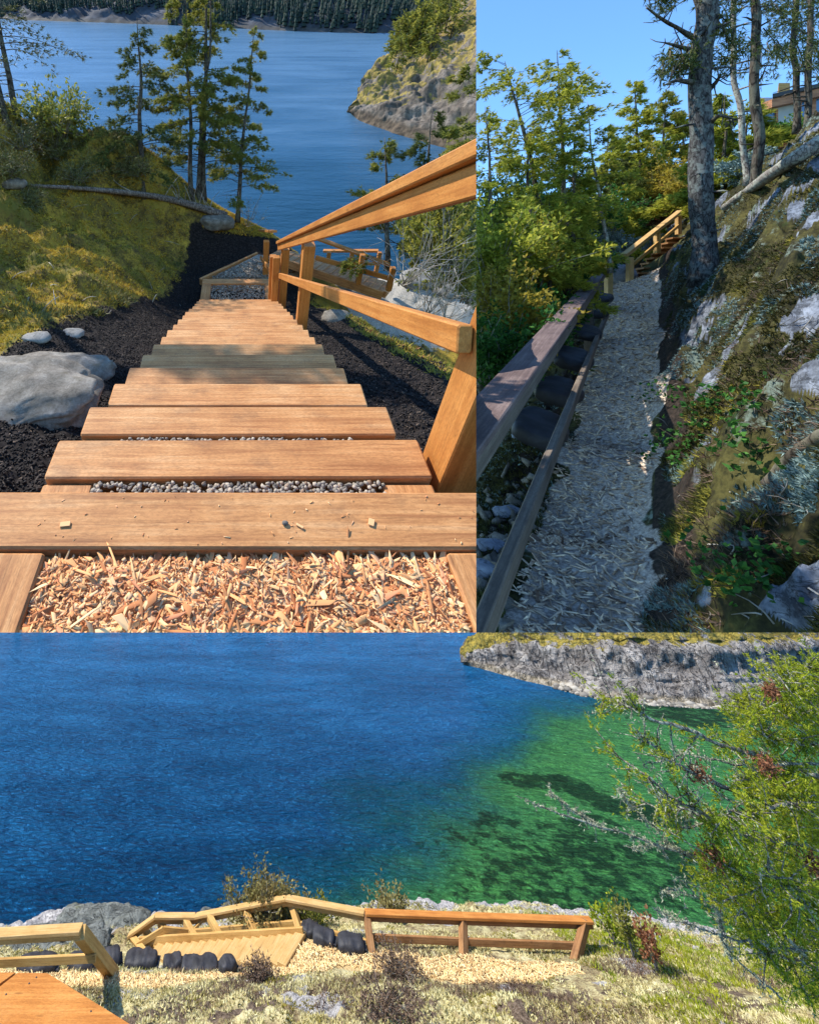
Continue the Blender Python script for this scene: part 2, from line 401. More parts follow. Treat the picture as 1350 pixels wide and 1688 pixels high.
def headland_mat(name, rock3, moss, moss2, tide, tz, mz, sc=1.0, bump=.5):
    """rock that turns mossy on gentler and higher ground and has a dark/pale tide band at the foot (z in place metres)"""
    n = N(name)
    v = n.coord()
    nz = n.noise(v, .42 * sc, 9, .62, .3)
    fi = n.noise(v, 2.2 * sc, 6, .62)
    col = n.ramp(n.math('ADD', n.math('MULTIPLY', nz, .6), n.math('MULTIPLY', fi, .4)), [(.36, rock3[0]), (.5, rock3[1]), (.62, rock3[2])])
    wv = n.noise(n.coord((1.0, 1.0, .35)), .9 * sc, 4, .6, 1.5)
    cr = n.ramp(n.math('ABSOLUTE', n.math('SUBTRACT', wv, .5)), [(0, (1, 1, 1)), (.03, (0, 0, 0))])
    col = n.mix(n.math('MULTIPLY', cr, .7), col, (.035, .03, .03, 1))
    z = n.sep(n.attr('zone'))
    mm = n.math('ADD', z[0], n.math('MULTIPLY', n.math('SUBTRACT', n.noise(v, .8 * sc, 7, .7), .5), 2.4))
    mcol = n.ramp(n.noise(v, 2.4 * sc, 6, .7), [(.38, moss2), (.6, moss)])
    col = n.mix(n.ramp(mm, [(.5, (0, 0, 0)), (.62, (1, 1, 1))]), col, mcol)
    col = n.mix(n.math('MULTIPLY', z[1], .85), col, n.ramp(fi, [(.38, tide[0]), (.6, tide[1])]))
    h = n.math('SUBTRACT', n.math('ADD', nz, n.math('MULTIPLY', fi, .5)), n.math('MULTIPLY', cr, .3))
    return n.done(col, .9, h, .9, bump, .15)
headland_mat('inlet_headland', ((.06, .047, .036), (.135, .11, .085), (.25, .21, .17)), (.33, .24, .055), (.11, .085, .035), ((.03, .022, .015), (.13, .09, .055)), 0, 0, 1.0)
headland_mat('cove_headland', ((.085, .075, .068), (.22, .20, .18), (.42, .39, .35)), (.36, .27, .05), (.11, .11, .035), ((.16, .13, .08), (.40, .34, .25)), 0, 0, 1.6, .3)
headland_mat('far_shore_rock', ((.018, .024, .036), (.04, .048, .065), (.095, .10, .12)), (.03, .045, .035), (.02, .03, .03), ((.03, .03, .03), (.09, .08, .07)), 0, 0, .12, 2.0)
n = N('trail_of_far_hill'); n.done((.02, .035, .03), .9)

# ------------------------------------------------------------------ mesh helpers
def mesh(name, V, Fc, mat, smooth=False, zone=None):
    me = bpy.data.meshes.new(name)
    V = np.asarray(V, np.float32)
    if isinstance(Fc, np.ndarray) and Fc.ndim == 2:
        n, k = Fc.shape
        me.vertices.add(len(V)); me.vertices.foreach_set('co', V.ravel())
        me.loops.add(n * k); me.loops.foreach_set('vertex_index', Fc.astype(np.int32).ravel())
        me.polygons.add(n); me.polygons.foreach_set('loop_start', np.arange(0, n * k, k, dtype=np.int32))
        me.update(calc_edges=True)
    else:
        me.from_pydata([tuple(map(float, v)) for v in V], [], [tuple(map(int, f)) for f in Fc])
    if smooth:
        me.polygons.foreach_set('use_smooth', np.ones(len(me.polygons), bool))
    if zone is not None:
        a = me.color_attributes.new('zone', 'FLOAT_COLOR', 'POINT')
        z4 = np.ones((len(V), 4), np.float32); z4[:, :3] = zone
        a.data.foreach_set('color', z4.ravel())
    if isinstance(mat, (list, tuple)):
        for m in mat: me.materials.append(MATS[m])
    else:
        me.materials.append(MATS[mat])
    return me
def tag(o, label=None, cat=None, group=None, kind=None):
    if label: o['label'] = label
    if cat: o['category'] = cat
    if group: o['group'] = group
    if kind: o['kind'] = kind
    return o
def thing(W, name, base, label, cat, group=None):
    o = bpy.data.objects.new(name, None)
    o.empty_display_size = .1
    o.matrix_world = W.M @ Matrix.Translation(Vector(map(float, base)))
    link(o, W); tag(o, label, cat, group)
    return o
def base_of(parent, W):
    if parent is None: return Vector((0, 0, 0))
    m = parent.matrix_basis.copy(); q = parent
    while q.parent is not None:
        q = q.parent; m = q.matrix_basis @ m
    return W.M.inverted() @ m.translation
def put(W, name, V, Fc, mat, parent=None, smooth=False, base=None, zone=None, **kw):
    """mesh in place coordinates; origin at base (or at the parent's base)"""
    b = Vector(map(float, base)) if base is not None else base_of(parent, W)
    me = mesh(name, np.asarray(V, float) - np.array(b), Fc, mat, smooth, zone)
    o = bpy.data.objects.new(name, me)
    if parent is not None:
        o.parent = parent
        if base is not None:
            o.matrix_local = Matrix.Translation(b - base_of(parent, W))
    else:
        o.matrix_world = W.M @ Matrix.Translation(b)
    link(o, W); tag(o, **kw)
    return o
class Acc:
    def __init__(s): s.v = []; s.f = []; s.n = 0
    def add(s, V, Fc):
        V = np.asarray(V, float)
        s.v.append(V); s.f.append([tuple(int(i) + s.n for i in f) for f in Fc]); s.n += len(V)
        return s
    def V(s): return np.concatenate(s.v)
    def F(s): return [f for g in s.f for f in g]
class AccT:
    """triangles only, arrays"""
    def __init__(s): s.v = []; s.f = []; s.n = 0
    def add(s, V, Fc):
        s.v.append(np.asarray(V, float)); s.f.append(np.asarray(Fc) + s.n); s.n += len(V)
    def V(s): return np.concatenate(s.v) if s.v else np.zeros((0, 3))
    def F(s): return np.concatenate(s.f) if s.f else np.zeros((0, 3), int)

def unit(v):
    v = np.asarray(v, float); return v / (np.linalg.norm(v) + 1e-12)
def board_mesh(name, L, w, h, mat, ch=.006):
    """length along X centred, chamfered section; subdivided along its length"""
    a, b = w / 2, h / 2
    c = min(ch, a * .4, b * .4)
    prof = [(-a + c, -b), (a - c, -b), (a, -b + c), (a, b - c), (a - c, b), (-a + c, b), (-a, b - c), (-a, -b + c)]
    V, Fc = [], []
    xs = [-L / 2, -L / 2 + c, L / 2 - c, L / 2]
    for i, x in enumerate(xs):
        s = 1 if 0 < i < 3 else 0
        for (p, q) in prof:
            V.append((x, p - (0 if s else math.copysign(c * .8, p)), q - (0 if s else math.copysign(c * .8, q))))
    for i in range(3):
        for j in range(8):
            k = (j + 1) % 8
            Fc.append((i * 8 + j, i * 8 + k, (i + 1) * 8 + k, (i + 1) * 8 + j))
    Fc = [tuple(reversed(f)) for f in Fc]
    Fc.append(tuple(range(8))); Fc.append(tuple(reversed(range(24, 32))))
    return mesh(name, V, Fc, mat)
def board(W, parent, name, p0, p1, w, h, mat, up=(0, 0, 1), ch=.006, roll=0.0, **kw):
    """a board from p0 to p1 (place coords): w across, h along 'up'"""
    p0, p1 = np.asarray(p0, float), np.asarray(p1, float)
    L = np.linalg.norm(p1 - p0)
    x = unit(p1 - p0); y = unit(np.cross(up, x)); z = np.cross(x, y)
    R = Matrix(((x[0], y[0], z[0]), (x[1], y[1], z[1]), (x[2], y[2], z[2]))).to_4x4()
    c = (p0 + p1) / 2
    o = bpy.data.objects.new(name, board_mesh(name, L, w, h, mat, ch))
    T = Matrix.Translation(Vector(c)) @ R @ Matrix.Rotation(roll, 4, 'X')
    if parent is not None:
        o.parent = parent
        o.matrix_local = Matrix.Translation(-base_of(parent, W)) @ T
    else:
        o.matrix_world = W.M @ T
    link(o, W); tag(o, **kw)
    return o

def tube(path, radii, sides=7, jit=0.0, seed=0):
    path = np.asarray(path, float); radii = np.asarray(radii, float)
    n = len(path)
    tang = np.gradient(path, axis=0)
    tang /= np.linalg.norm(tang, axis=1)[:, None] + 1e-12
    ref = np.array([1.0, 0, 0]) if abs(tang[0][2]) > .7 else np.array([0, 0, 1.0])
    a = np.cross(tang, ref); a /= np.linalg.norm(a, axis=1)[:, None] + 1e-9
    b = np.cross(tang, a)
    th = np.linspace(0, 2 * math.pi, sides, endpoint=False)
    ring = np.cos(th)[None, :, None] * a[:, None, :] + np.sin(th)[None, :, None] * b[:, None, :]
    r = radii[:, None]
    if jit:
        r = r * (1 + jit * vnoise(np.arange(sides)[None, :] * 1.3 + seed, np.arange(n)[:, None] * .8, seed))
    V = path[:, None, :] + ring * (r[:, :, None] if jit else r[:, None, :] if r.ndim == 3 else np.repeat(r, sides, 1)[:, :, None])
    V = V.reshape(-1, 3)
    i = np.arange(n - 1)[:, None] * sides; j = np.arange(sides)[None, :]; k = (j + 1) % sides
    q = np.stack([i + j, i + k, i + sides + k, i + sides + j], -1).reshape(-1, 4)
    T = np.concatenate([q[:, [0, 2, 1]], q[:, [0, 3, 2]]])
    c0, c1 = len(V), len(V) + 1
    V = np.vstack([V, path[0], path[-1]])
    jj = np.arange(sides); kk = (jj + 1) % sides
    T = np.vstack([T, np.stack([np.full(sides, c0), jj, kk], -1), np.stack([np.full(sides, c1), (n - 1) * sides + kk, (n - 1) * sides + jj], -1)])
    return V, T
def curve(pts, n):
    """Catmull-Rom through pts"""
    p = np.asarray(pts, float)
    p = np.vstack([2 * p[0] - p[1], p, 2 * p[-1] - p[-2]])
    m = len(p) - 3
    t = np.linspace(0, m - 1e-9, n); i = t.astype(int); f = (t - i)[:, None]
    a, b, c, d = p[i], p[i + 1], p[i + 2], p[i + 3]
    return .5 * ((2 * b) + (c - a) * f + (2 * a - 5 * b + 4 * c - d) * f ** 2 + (3 * b - a - 3 * c + d) * f ** 3)

def blades(P, Dv, m, L, w, spread, wide=False):
    """m narrow triangles at each point P leaning along Dv"""
    n = len(P)
    P = np.repeat(P, m, 0); Dv = np.repeat(Dv, m, 0)
    if np.ndim(L): L = np.repeat(L, m)
    d = Dv + rng.normal(0, spread, (n * m, 3)); d /= np.linalg.norm(d, axis=1)[:, None] + 1e-9
    s = np.cross(d, rng.normal(0, 1, (n * m, 3))); s /= np.linalg.norm(s, axis=1)[:, None] + 1e-9
    ll = (L * rng.uniform(.6, 1.25, n * m))[:, None]
    ww = w * rng.uniform(.7, 1.3, n * m)[:, None]
    if wide:     # diamond leaf
        a, b, c, e = P, P + d * ll * .5 + s * ww * .5, P + d * ll, P + d * ll * .5 - s * ww * .5
        V = np.stack([a, b, c, e], 1).reshape(-1, 3); i = np.arange(n * m) * 4
        return V, np.concatenate([np.stack([i, i + 1, i + 2], -1), np.stack([i, i + 2, i + 3], -1)])
    V = np.stack([P - s * ww * .5, P + s * ww * .5, P + d * ll], 1).reshape(-1, 3)
    return V, np.arange(n * m * 3).reshape(-1, 3)

def grid_faces(nr, nc):
    i = np.arange(nr - 1)[:, None] * nc; j = np.arange(nc - 1)[None, :]
    a = i + j
    return np.stack([a, a + 1, a + nc + 1, a + nc], -1).reshape(-1, 4)

class TPS:
    def __init__(s, pts, lam=1e-3):
        pts = np.array(pts, float); s.c = pts[:, :2]; z = pts[:, 2]; n = len(z)
        r2 = ((s.c[:, None] - s.c[None]) ** 2).sum(-1)
        K = s.k(r2) + lam * np.eye(n)
        Pm = np.hstack([np.ones((n, 1)), s.c])
        Am = np.block([[K, Pm], [Pm.T, np.zeros((3, 3))]])
        s.w = np.linalg.solve(Am, np.concatenate([z, np.zeros(3)]))
    @staticmethod
    def k(r2): return .5 * r2 * np.log(r2 + 1e-12)
    def __call__(s, x, y):
        x, y = np.asarray(x, float), np.asarray(y, float); sh = x.shape
        q = np.stack([x.ravel(), y.ravel()], -1)
        out = np.empty(len(q))
        for a in range(0, len(q), 20000):
            b = q[a:a + 20000]
            r2 = ((b[:, None] - s.c[None]) ** 2).sum(-1)
            out[a:a + 20000] = s.k(r2) @ s.w[:-3] + s.w[-3] + b @ s.w[-2:]
        return out.reshape(sh)

def hit(W, H, u, v, d0=.8, d1=60, n=500):
    """first point where the line of sight through (u, v) meets the ground H(x, y)"""
    d = W.ray(u, v); t = np.geomspace(d0, d1, n)
    p = d[None] * t[:, None]
    below = p[:, 2] < H(p[:, 0], p[:, 1])
    if not below.any(): return p[-1]
    i = int(np.argmax(below)); lo, hi = t[max(i - 1, 0)], t[i]
    for _ in range(12):
        m = (lo + hi) / 2; q = d * m
        if q[2] < H(q[0], q[1]): hi = m
        else: lo = m
    q = d * hi
    return np.array([q[0], q[1], float(H(q[0], q[1]))])

def stone(c, r, seed, squash=(1, 1, .6), sub=2, rough=.25):
    bm = bmesh.new(); bmesh.ops.create_icosphere(bm, subdivisions=sub, radius=1.0)
    V = np.array([v.co[:] for v in bm.verts]); Fc = [[v.index for v in f.verts] for f in bm.faces]
    bm.free()
    nn = fbm(V[:, 0] * 1.2 + seed * 3.7, V[:, 1] * 1.2, V[:, 2] * 1.2 + seed, 4, seed)
    V = V * (1 + rough * nn[:, None])
    V = np.sign(V) * np.abs(V) ** .85
    return V * np.array(squash) * r + np.asarray(c), np.array(Fc)

def conifer(W, name, base, top, r0, start, R, nb, label, group=None, cat='tree', needles='fir_needles', barkm='fir_bark',
            nl=.10, nw=.018, per=4, twigs=7, tufts=5, droop=.25, gaps=.15, one_side=None, seed=0, spread=.45, prof=None, up=0.15, dead=0, sides=8):
    g = np.random.default_rng(seed + 100)
    base, top = np.asarray(base, float), np.asarray(top, float)
    t = thing(W, name, base, label, cat, group)
    Hh = np.linalg.norm(top - base)
    n = 14
    ts = np.linspace(0, 1, n)
    wob = np.stack([fbm(ts * 3 + seed, 0 * ts, seed), fbm(ts * 3 + seed + 50, 0 * ts, seed), 0 * ts], -1) * Hh * .012 * np.sin(ts * math.pi)[:, None]
    path = base + (top - base) * ts[:, None] + wob
    rad = r0 * (1 - ts) ** .8 * .9 + r0 * .06
    rad[0] *= 1.35
    path[0] -= np.array([0, 0, r0 * 1.5])
    tk = AccT(); tk.add(*tube(path, rad, sides, .18, seed))
    fo = AccT()
    axis = unit(top - base)
    PP, DD = [], []
    for i in range(nb + dead):
        isdead = i >= nb
        f = g.uniform(.12, max(start, .2)) if isdead else start + (1 - start) * ((i + g.uniform(-.4, .4)) / nb)
        f = min(max(f, .03), .985)
        if g.random() < gaps and not isdead: continue
        h = (f - start) / (1 - start + 1e-9)
        pr = prof(h) if prof else (1 - max(h, 0)) ** .75 * .95 + .07
        L = R * (.55 if isdead else pr) * g.uniform(.6, 1.15)
        az = g.uniform(0, 2 * math.pi) if one_side is None else one_side + g.normal(0, .8)
        p0 = base + (top - base) * f + np.array([np.interp(f, ts, wob[:, k]) for k in range(3)])
        out = np.array([math.cos(az), math.sin(az), 0.0])
        s = np.linspace(0, 1, 6)
        rise = up * g.uniform(.3, 1.4) * L
        zz = rise * s - droop * L * s ** 2 * g.uniform(.6, 1.3)
        side = np.cross(out, [0, 0, 1]) * g.normal(0, .12) * L
        bp = p0 + out * (L * s)[:, None] + np.array([0, 0, 1]) * zz[:, None] + side * (s ** 2)[:, None]
        rb = r0 * (.16 if isdead else .20) * (1 - f * .6)
        tk.add(*tube(bp, rb * (1 - s * .85), 4))
        if isdead: continue
        nt = max(2, int(twigs * (L / R) + 1))
        for k in range(nt):
            q = g.uniform(.22, 1.0) if k else 1.0
            a = np.array([np.interp(q, s, bp[:, c]) for c in range(3)])
            sd = 1 if k % 2 else -1
            perp = np.cross(out, [0, 0, 1]) * sd
            dr = unit(out * g.uniform(.5, 1.1) + perp * (g.uniform(.3, 1.0) if k else 0) + np.array([0, 0, g.uniform(-.35, .15)]))
            tl = L * .42 * (1.15 - q * .6) * g.uniform(.6, 1.2)
            tt = np.linspace(.1, 1, tufts)[:, None]
            pts = a + dr * tt * tl + np.array([0, 0, -1]) * (tt ** 2) * tl * .18
            PP.append(pts + g.normal(0, nl * .35, pts.shape)); DD.append(np.repeat(dr[None], tufts, 0))
    if PP:
        P_, D_ = np.concatenate(PP), np.concatenate(DD)
        fo.add(*blades(P_, D_, per, nl, nw, spread))
        put(W, 'crown', fo.V(), fo.F(), needles, t)
    put(W, 'trunk', tk.V(), tk.F(), barkm, t, smooth=True)
    return t

def shrub(W, name, base, h, r, nst, label, cat='shrub', group=None, leaves='brush_leaves', wood_='bare_twig', nl=.05, nw=.03, per=2, tufts=24, seed=0, fork=3, thick=.012, lean=(0, 0), wide=True, spread=.8, upb=1.0, leafy=True):
    g = np.random.default_rng(seed + 500)
    base = np.asarray(base, float)
    t = thing(W, name, base, label, cat, group)
    tk = AccT(); PP, DD = [], []
    for i in range(nst):
        az = g.uniform(0, 2 * math.pi); q = g.uniform(.2, 1) * r
        tip = base + np.array([math.cos(az) * q + lean[0], math.sin(az) * q + lean[1], h * g.uniform(.55, 1.05) * upb])
        mid = base * .5 + tip * .5 + g.normal(0, r * .12, 3)
        bp = curve([base + g.normal(0, r * .05, 3) * [1, 1, 0], mid, tip], 6)
        tk.add(*tube(bp, np.linspace(thick, thick * .2, 6), 4))
        for k in range(fork):
            a = bp[g.integers(2, 5)]
            e = a + (tip - base) * g.uniform(.2, .45) + g.normal(0, r * .3, 3)
            tk.add(*tube(np.stack([a, (a + e) / 2 + g.normal(0, r * .03, 3), e]), [thick * .45, thick * .3, thick * .12], 3))
            s = g.uniform(.3, 1.05, tufts)[:, None]
            PP.append(a + (e - a) * s + g.normal(0, nl * .8, (tufts, 3))); DD.append(np.repeat(unit(e - a)[None], tufts, 0))
    put(W, 'stem', tk.V(), tk.F(), wood_, t)
    if leafy:
        V, Fc = blades(np.concatenate(PP), np.concatenate(DD), per, nl, nw, spread, wide)
        put(W, 'foliage', V, Fc, leaves, t)
    return t

def tufts_on(W, name, H, xy, mat, L, w, per, spread=.7, sink=.2, parent=None, mask=None, updir=None, **kw):
    x, y = xy[:, 0], xy[:, 1]
    z = H(x, y)
    P_ = np.stack([x, y, z - L * sink], -1)
    if mask is not None: P_ = P_[mask(P_)]
    e = .05
    nx = -(H(P_[:, 0] + e, P_[:, 1]) - H(P_[:, 0] - e, P_[:, 1])) / (2 * e)
    ny = -(H(P_[:, 0], P_[:, 1] + e) - H(P_[:, 0], P_[:, 1] - e)) / (2 * e)
    Nn = np.stack([nx, ny, np.ones_like(nx)], -1); Nn /= np.linalg.norm(Nn, axis=1)[:, None]
    V, Fc = blades(P_, Nn * .8 + np.array([0, 0, .2]), per, L, w, spread)
    return put(W, name, V, Fc, mat, parent, kind='stuff', **kw)
# ================================================================== A: stairs going down to the inlet
EYE = 1.294
def NL(y): return -EYE - (np.asarray(y, float) - .869) * .534        # line through the tread edges
SEA_A = -8.0
ctl = []
def stair_floor(y): return np.maximum(NL(y), -5.02 - .03 * (np.asarray(y, float) - 8)) - .24
for y in (-1, 0, 1, 2, 3, 4, 5, 6, 7, 8, 9, 10):
    s = float(stair_floor(y))
    if y > 0:
        s0 = s
    for x in (-.9, 0, .9): ctl.append((x, y, s))
    ctl.append((1.25, y, s + .02))
    ctl.append((-1.25, y, s + .10))
    ramp = float(sstep(2.2, 7, y))
    for x in (-1.8, -2.6, -4, -6, -8):
        ctl.append((x, y, s + .12 + (-x - 1.15) * (.08 + .52 * ramp)))
    if y < 8:
        ctl.append((1.7, y, s + .10)); ctl.append((2.3, y, s - .35)); ctl.append((3.4, y, s - 1.1)); ctl.append((5, y, s - 1.9)); ctl.append((7.5, y, s - 2.6))
for (x, y, z) in ((0, 11, -4.72), (-.9, 11, -4.3), (-2, 10.6, -3.45), (-3.4, 10.2, -2.8), (-5, 10, -2.1), (-7, 9.8, -1.3), (.9, 10.8, -5.0),
                  (0, 13, -6.4), (-2, 13, -5.2), (-5, 13, -4.6), (-8, 13, -3.6), (1, 13, -6.8), (0, 15.5, -9.6), (-3, 16, -9.4), (-8, 17, -9.5),
                  (1.6, 9, -5.5), (2.4, 9, -5.9), (3, 9.5, -6.1), (4, 9.2, -6.1), (5, 9, -6.0), (6.5, 9, -6.0), (3, 10.8, -6.2), (4.5, 10.5, -6.1), (6, 10, -6.1),
                  (3, 12, -7.6), (5, 11.6, -7.6), (7, 11.0, -6.5), (8.5, 11.6, -6.5), (7.6, 12.4, -6.8), (9.5, 12.6, -6.9), (2, 12.2, -7.6), (3, 14, -9.6), (5.6, 13.4, -9.6), (9, 14.6, -9.6), (0, 19, -11), (8, 18, -11), (-10, 20, -11)):  # ground near the seam raised, an added rise to shade the chip path
    ctl.append((x, y, z))
tA = TPS(ctl, .02)
def HA(x, y):
    x, y = np.asarray(x, float), np.asarray(y, float)
    z = tA(x, y)
    off = sstep(.8, 2.2, np.abs(x)) * sstep(-2, 1, y)
    hill = sstep(-1.5, -3, x)
    slab = sstep(2.0, 2.8, x) * sstep(8.0, 8.7, y) * (1 - sstep(11, 12, y))
    z = z + off * (.10 * fbm(x * .9, y * .9, 0, 4, 3) + .05 * fbm(x * 3.5, y * 3.5, 0, 4, 9) * (1 - .7 * slab))
    z = z + hill * (.38 * fbm(x * .95 + 4, y * .85, 0, 4, 21) + .14 * fbm(x * 3.4, y * 3.4, 0, 4, 5))
    return z + .02 * fbm(x * 14, y * 14, 0, 3, 31) * sstep(.74, 1.0, np.abs(x))
th = np.linspace(math.radians(-42), math.radians(36), 330)
ds = np.geomspace(.35, 19, 380)
X = np.tan(th)[None, :] * ds[:, None]; Y = np.repeat(ds[:, None], len(th), 1)
Z = HA(X, Y)
edgeL = -1.95 + .10 * (Y - 3)
soil = np.where(X < 0, 1 - sstep(-.25, .25, edgeL - X), 1 - sstep(-.12, .2, X - 1.55)) * (1 - sstep(10.3, 11.0, Y))
soil = np.where((Y < 2.3) & (X < -.8), 1.0, soil)
slabm = sstep(2.3, 2.8, X) * sstep(7.6, 8.4, Y) * (1 - sstep(10.8, 11.2, Y))
cliffm = sstep(11.5, 12.5, Y) * (X > -2)
zone = np.stack([soil * (1 - slabm), slabm, np.clip(cliffm, 0, 1)], -1).reshape(-1, 3)
put(A, 'ground', np.stack([X, Y, Z], -1).reshape(-1, 3), grid_faces(*X.shape), 'hill_ground', smooth=True, zone=zone, kind='structure')

# sea
ty = np.concatenate([np.geomspace(8, 420, 160)]); txx = np.linspace(-1.3, 1.3, 80)
WX = txx[None] * ty[:, None] * 1.1; WY = np.repeat(ty[:, None], 80, 1)
WX[0] = WX[1]
put(A, 'sea', np.stack([WX, WY, np.full_like(WX, SEA_A)], -1).reshape(-1, 3), grid_faces(*WX.shape), 'inlet_water', kind='structure')

# --- the timber stairs
st = thing(A, 'timber_stairs', (0, .87, -EYE), 'long straight flight of brown timber steps running down between black soil banks', 'stairs')
HWID = .75
nstep = 18
for i in range(nstep):
    yf, z = .869 + .384 * i, -EYE - .205 * i
    j = rng.normal(0, .004, 3)
    hw = HWID + (.03 if i == 0 else 0) + rng.normal(0, .005)
    x0, x1 = -hw, hw
    if i == 0: x1 = 1.1
    board(A, st, 'tread', (x0 + j[0], yf - .093 + j[1], z - .095), (x1 + j[0], yf - .093 + j[1] + rng.normal(0, .003), z - .095 + rng.normal(0, .003)), .184, .19, 'tread_wood', ch=.007)
    if i < nstep - 0 and i > 0:
        for sgn in (-1, 1):
            board(A, st, 'side_timber', (sgn * (HWID - .105), yf - .195 - .20, z - .115), (sgn * (HWID - .105), yf - .197, z - .115), .19, .19, 'tread_wood', roll=math.pi / 2 * 0)
# frame round the chip landing at the top
for xs_ in (-.645, .69):
    board(A, st, 'side_timber', (xs_, -.6, -EYE - .10), (xs_, .868 - .188, -EYE - .10), .19, .19, 'tread_wood')
# gravel in the treads: real stones, one mass
def pebble_field(W, name, parent, n, x0, x1, y0, y1, zf, r, mat, flat=.7, seed=0, **kw):
    bm = bmesh.new(); bmesh.ops.create_icosphere(bm, subdivisions=1, radius=1.0)
    sv = np.array([v.co[:] for v in bm.verts]); sf = np.array([[v.index for v in f.verts] for f in bm.faces]); bm.free()
    g = np.random.default_rng(seed)
    px = g.uniform(x0, x1, n); py = g.uniform(y0, y1, n); pz = zf(px, py) + g.uniform(-.3, .5, n) * r
    s = r * g.uniform(.55, 1.3, (n, 1, 3)) * np.array([1, 1, flat])
    a = g.uniform(0, 6.28, n); ca, sa = np.cos(a), np.sin(a)
    V = sv[None] * (1 + .18 * g.normal(0, 1, (n, len(sv), 1))) * s
    Vx = V[..., 0] * ca[:, None] - V[..., 1] * sa[:, None]; Vy = V[..., 0] * sa[:, None] + V[..., 1] * ca[:, None]
    V = np.stack([Vx + px[:, None], Vy + py[:, None], V[..., 2] + pz[:, None]], -1).reshape(-1, 3)
    Fc = (sf[None] + (np.arange(n) * len(sv))[:, None, None]).reshape(-1, 3)
    return put(W, name, V, Fc, mat, parent, kind='stuff', **kw)
for i in range(1, 5):
    yf, z = .869 + .384 * i, -EYE - .205 * i
    pebble_field(A, 'gravel', st, 1500 if i < 3 else 700, -HWID + .20, HWID - .20, yf - .385, yf - .195, lambda x, y, z=z: z - .016 + 0 * x, .0095, 'gravel_stones', seed=i)
for i in range(5, nstep):
    yf, z = .869 + .384 * i, -EYE - .205 * i
    put(A, 'gravel_fill', [(-.6, yf - .39, z - .012), (.6, yf - .39, z - .012), (.6, yf - .183, z - .012), (-.6, yf - .183, z - .012)], [(0, 1, 2, 3)], 'gravel_stones', st, kind='stuff')

# chips in the top landing
def chip_field(W, name, n, sampler, L, w, th_, mat, parent=None, seed=0, tilt=.35, **kw):
    g = np.random.default_rng(seed)
    P_ = sampler(g, n); n = len(P_)
    l = L * g.lognormal(0, .5, n) * .5; ww = w * g.lognormal(0, .4, n) * .5; t = th_ * g.uniform(.6, 1.5, n) * .5
    base = np.array([(-1, -.9, -1), (.8, -1, -1), (1, .45, -1), (-.7, 1, -1), (-.96, -.8, 1), (.78, -.85, 1), (.9, .4, 1), (-.66, .9, 1)], float)
    V = base[None] * (1 + g.normal(0, .07, (n, 8, 3)))
    tp = g.uniform(.25, 1, (n, 1)); k_ = g.integers(0, 2, (n, 1))           # some pieces run out to a splintered point
    V[..., 1] *= np.where(V[..., 0] > 0, tp, 1)
    V[..., 0] += g.normal(0, .22, (n, 1)) * V[..., 1]
    V[..., 2] += g.normal(0, .9, (n, 1)) * V[..., 0] ** 2
    V = V * np.stack([l, ww, t], -1)[:, None, :]
    az = g.uniform(0, 6.28, n); ti = g.normal(0, tilt, n); ro = g.normal(0, tilt * 1.3, n)
    def rot(V, a, i, j):
        c, s = np.cos(a)[:, None], np.sin(a)[:, None]
        A_, B_ = V[..., i].copy(), V[..., j].copy(); V[..., i] = A_ * c - B_ * s; V[..., j] = A_ * s + B_ * c
    rot(V, ro, 1, 2); rot(V, ti, 0, 2); rot(V, az, 0, 1)
    V = (V + P_[:, None]).reshape(-1, 3)
    q = np.array([(0, 3, 2, 1), (4, 5, 6, 7), (0, 1, 5, 4), (1, 2, 6, 5), (2, 3, 7, 6), (3, 0, 4, 7)])
    Fc = (q[None] + (np.arange(n) * 8)[:, None, None]).reshape(-1, 4)
    return put(W, name, V, Fc, mat, parent, kind='stuff', **kw)
def samp_box(x0, x1, y0, y1, z, dz):
    return lambda g, n: np.stack([g.uniform(x0, x1, n), g.uniform(y0, y1, n), z + g.uniform(-dz, dz * .6, n)], -1)
chip_field(A, 'wood_chips', 11000, samp_box(-.545, .59, .30, .655, -EYE - .026, .012), .052, .0135, .0016, 'fresh_chips', seed=5, tilt=.17,
           label='bed of fresh orange wood chips framed by timbers at the top of the stairs', cat='wood chips')
put(A, 'chip_bed', [(-.66, -.3, -EYE - .045), (.66, -.3, -EYE - .045), (.66, .69, -EYE - .045), (-.66, .69, -EYE - .045)], [(0, 1, 2, 3)], 'tread_wood', kind='structure')
chip_field(A, 'chip_fines', 9000, samp_box(-.545, .59, .30, .668, -EYE - .020, .012), .014, .005, .0015, 'fresh_chips', seed=6, tilt=.4, label='small splinters and dust between the fresh wood chips', cat='wood chips')
g6 = samp_box(-.6, .9, .70, .86, -EYE + .001, .0)
chip_field(A, 'sawdust', 60, g6, .008, .003, .001, 'fresh_chips', seed=7, tilt=.1, label='specks of sawdust lying on the top tread', cat='sawdust')
# loose bits lying on the top tread
for (u, v, L_, w_, rz, lab) in ((108, 865, .030, .016, .1, 'small pale wood chip lying near the left end of the top tread'),
                                (612, 862, .022, .017, 1.2, 'squarish pale wood chip lying on the right half of the top tread'),
                                (494, 868, .024, .007, -.6, 'narrow orange wood splinter lying just right of the middle of the top tread')):
    p = A.P(u, v, z=-EYE)
    d = np.array([math.cos(rz), math.sin(rz), 0]) * L_ / 2
    board(A, None, 'wood_chip', p - d + [0, 0, .003], p + d + [0, 0, .004], w_, .004, 'fresh_chips', ch=.001, label=lab, cat='wood chip')
p = A.P(470, 862, z=-EYE + .004); V, Fc = stone(p, .008, 3, (1.2, .9, .7), 2, .15)
put(A, 'pebble', V, Fc, 'boulder_stone', smooth=True, base=p, label='small grey pebble lying on the top tread right of its middle', cat='pebble')

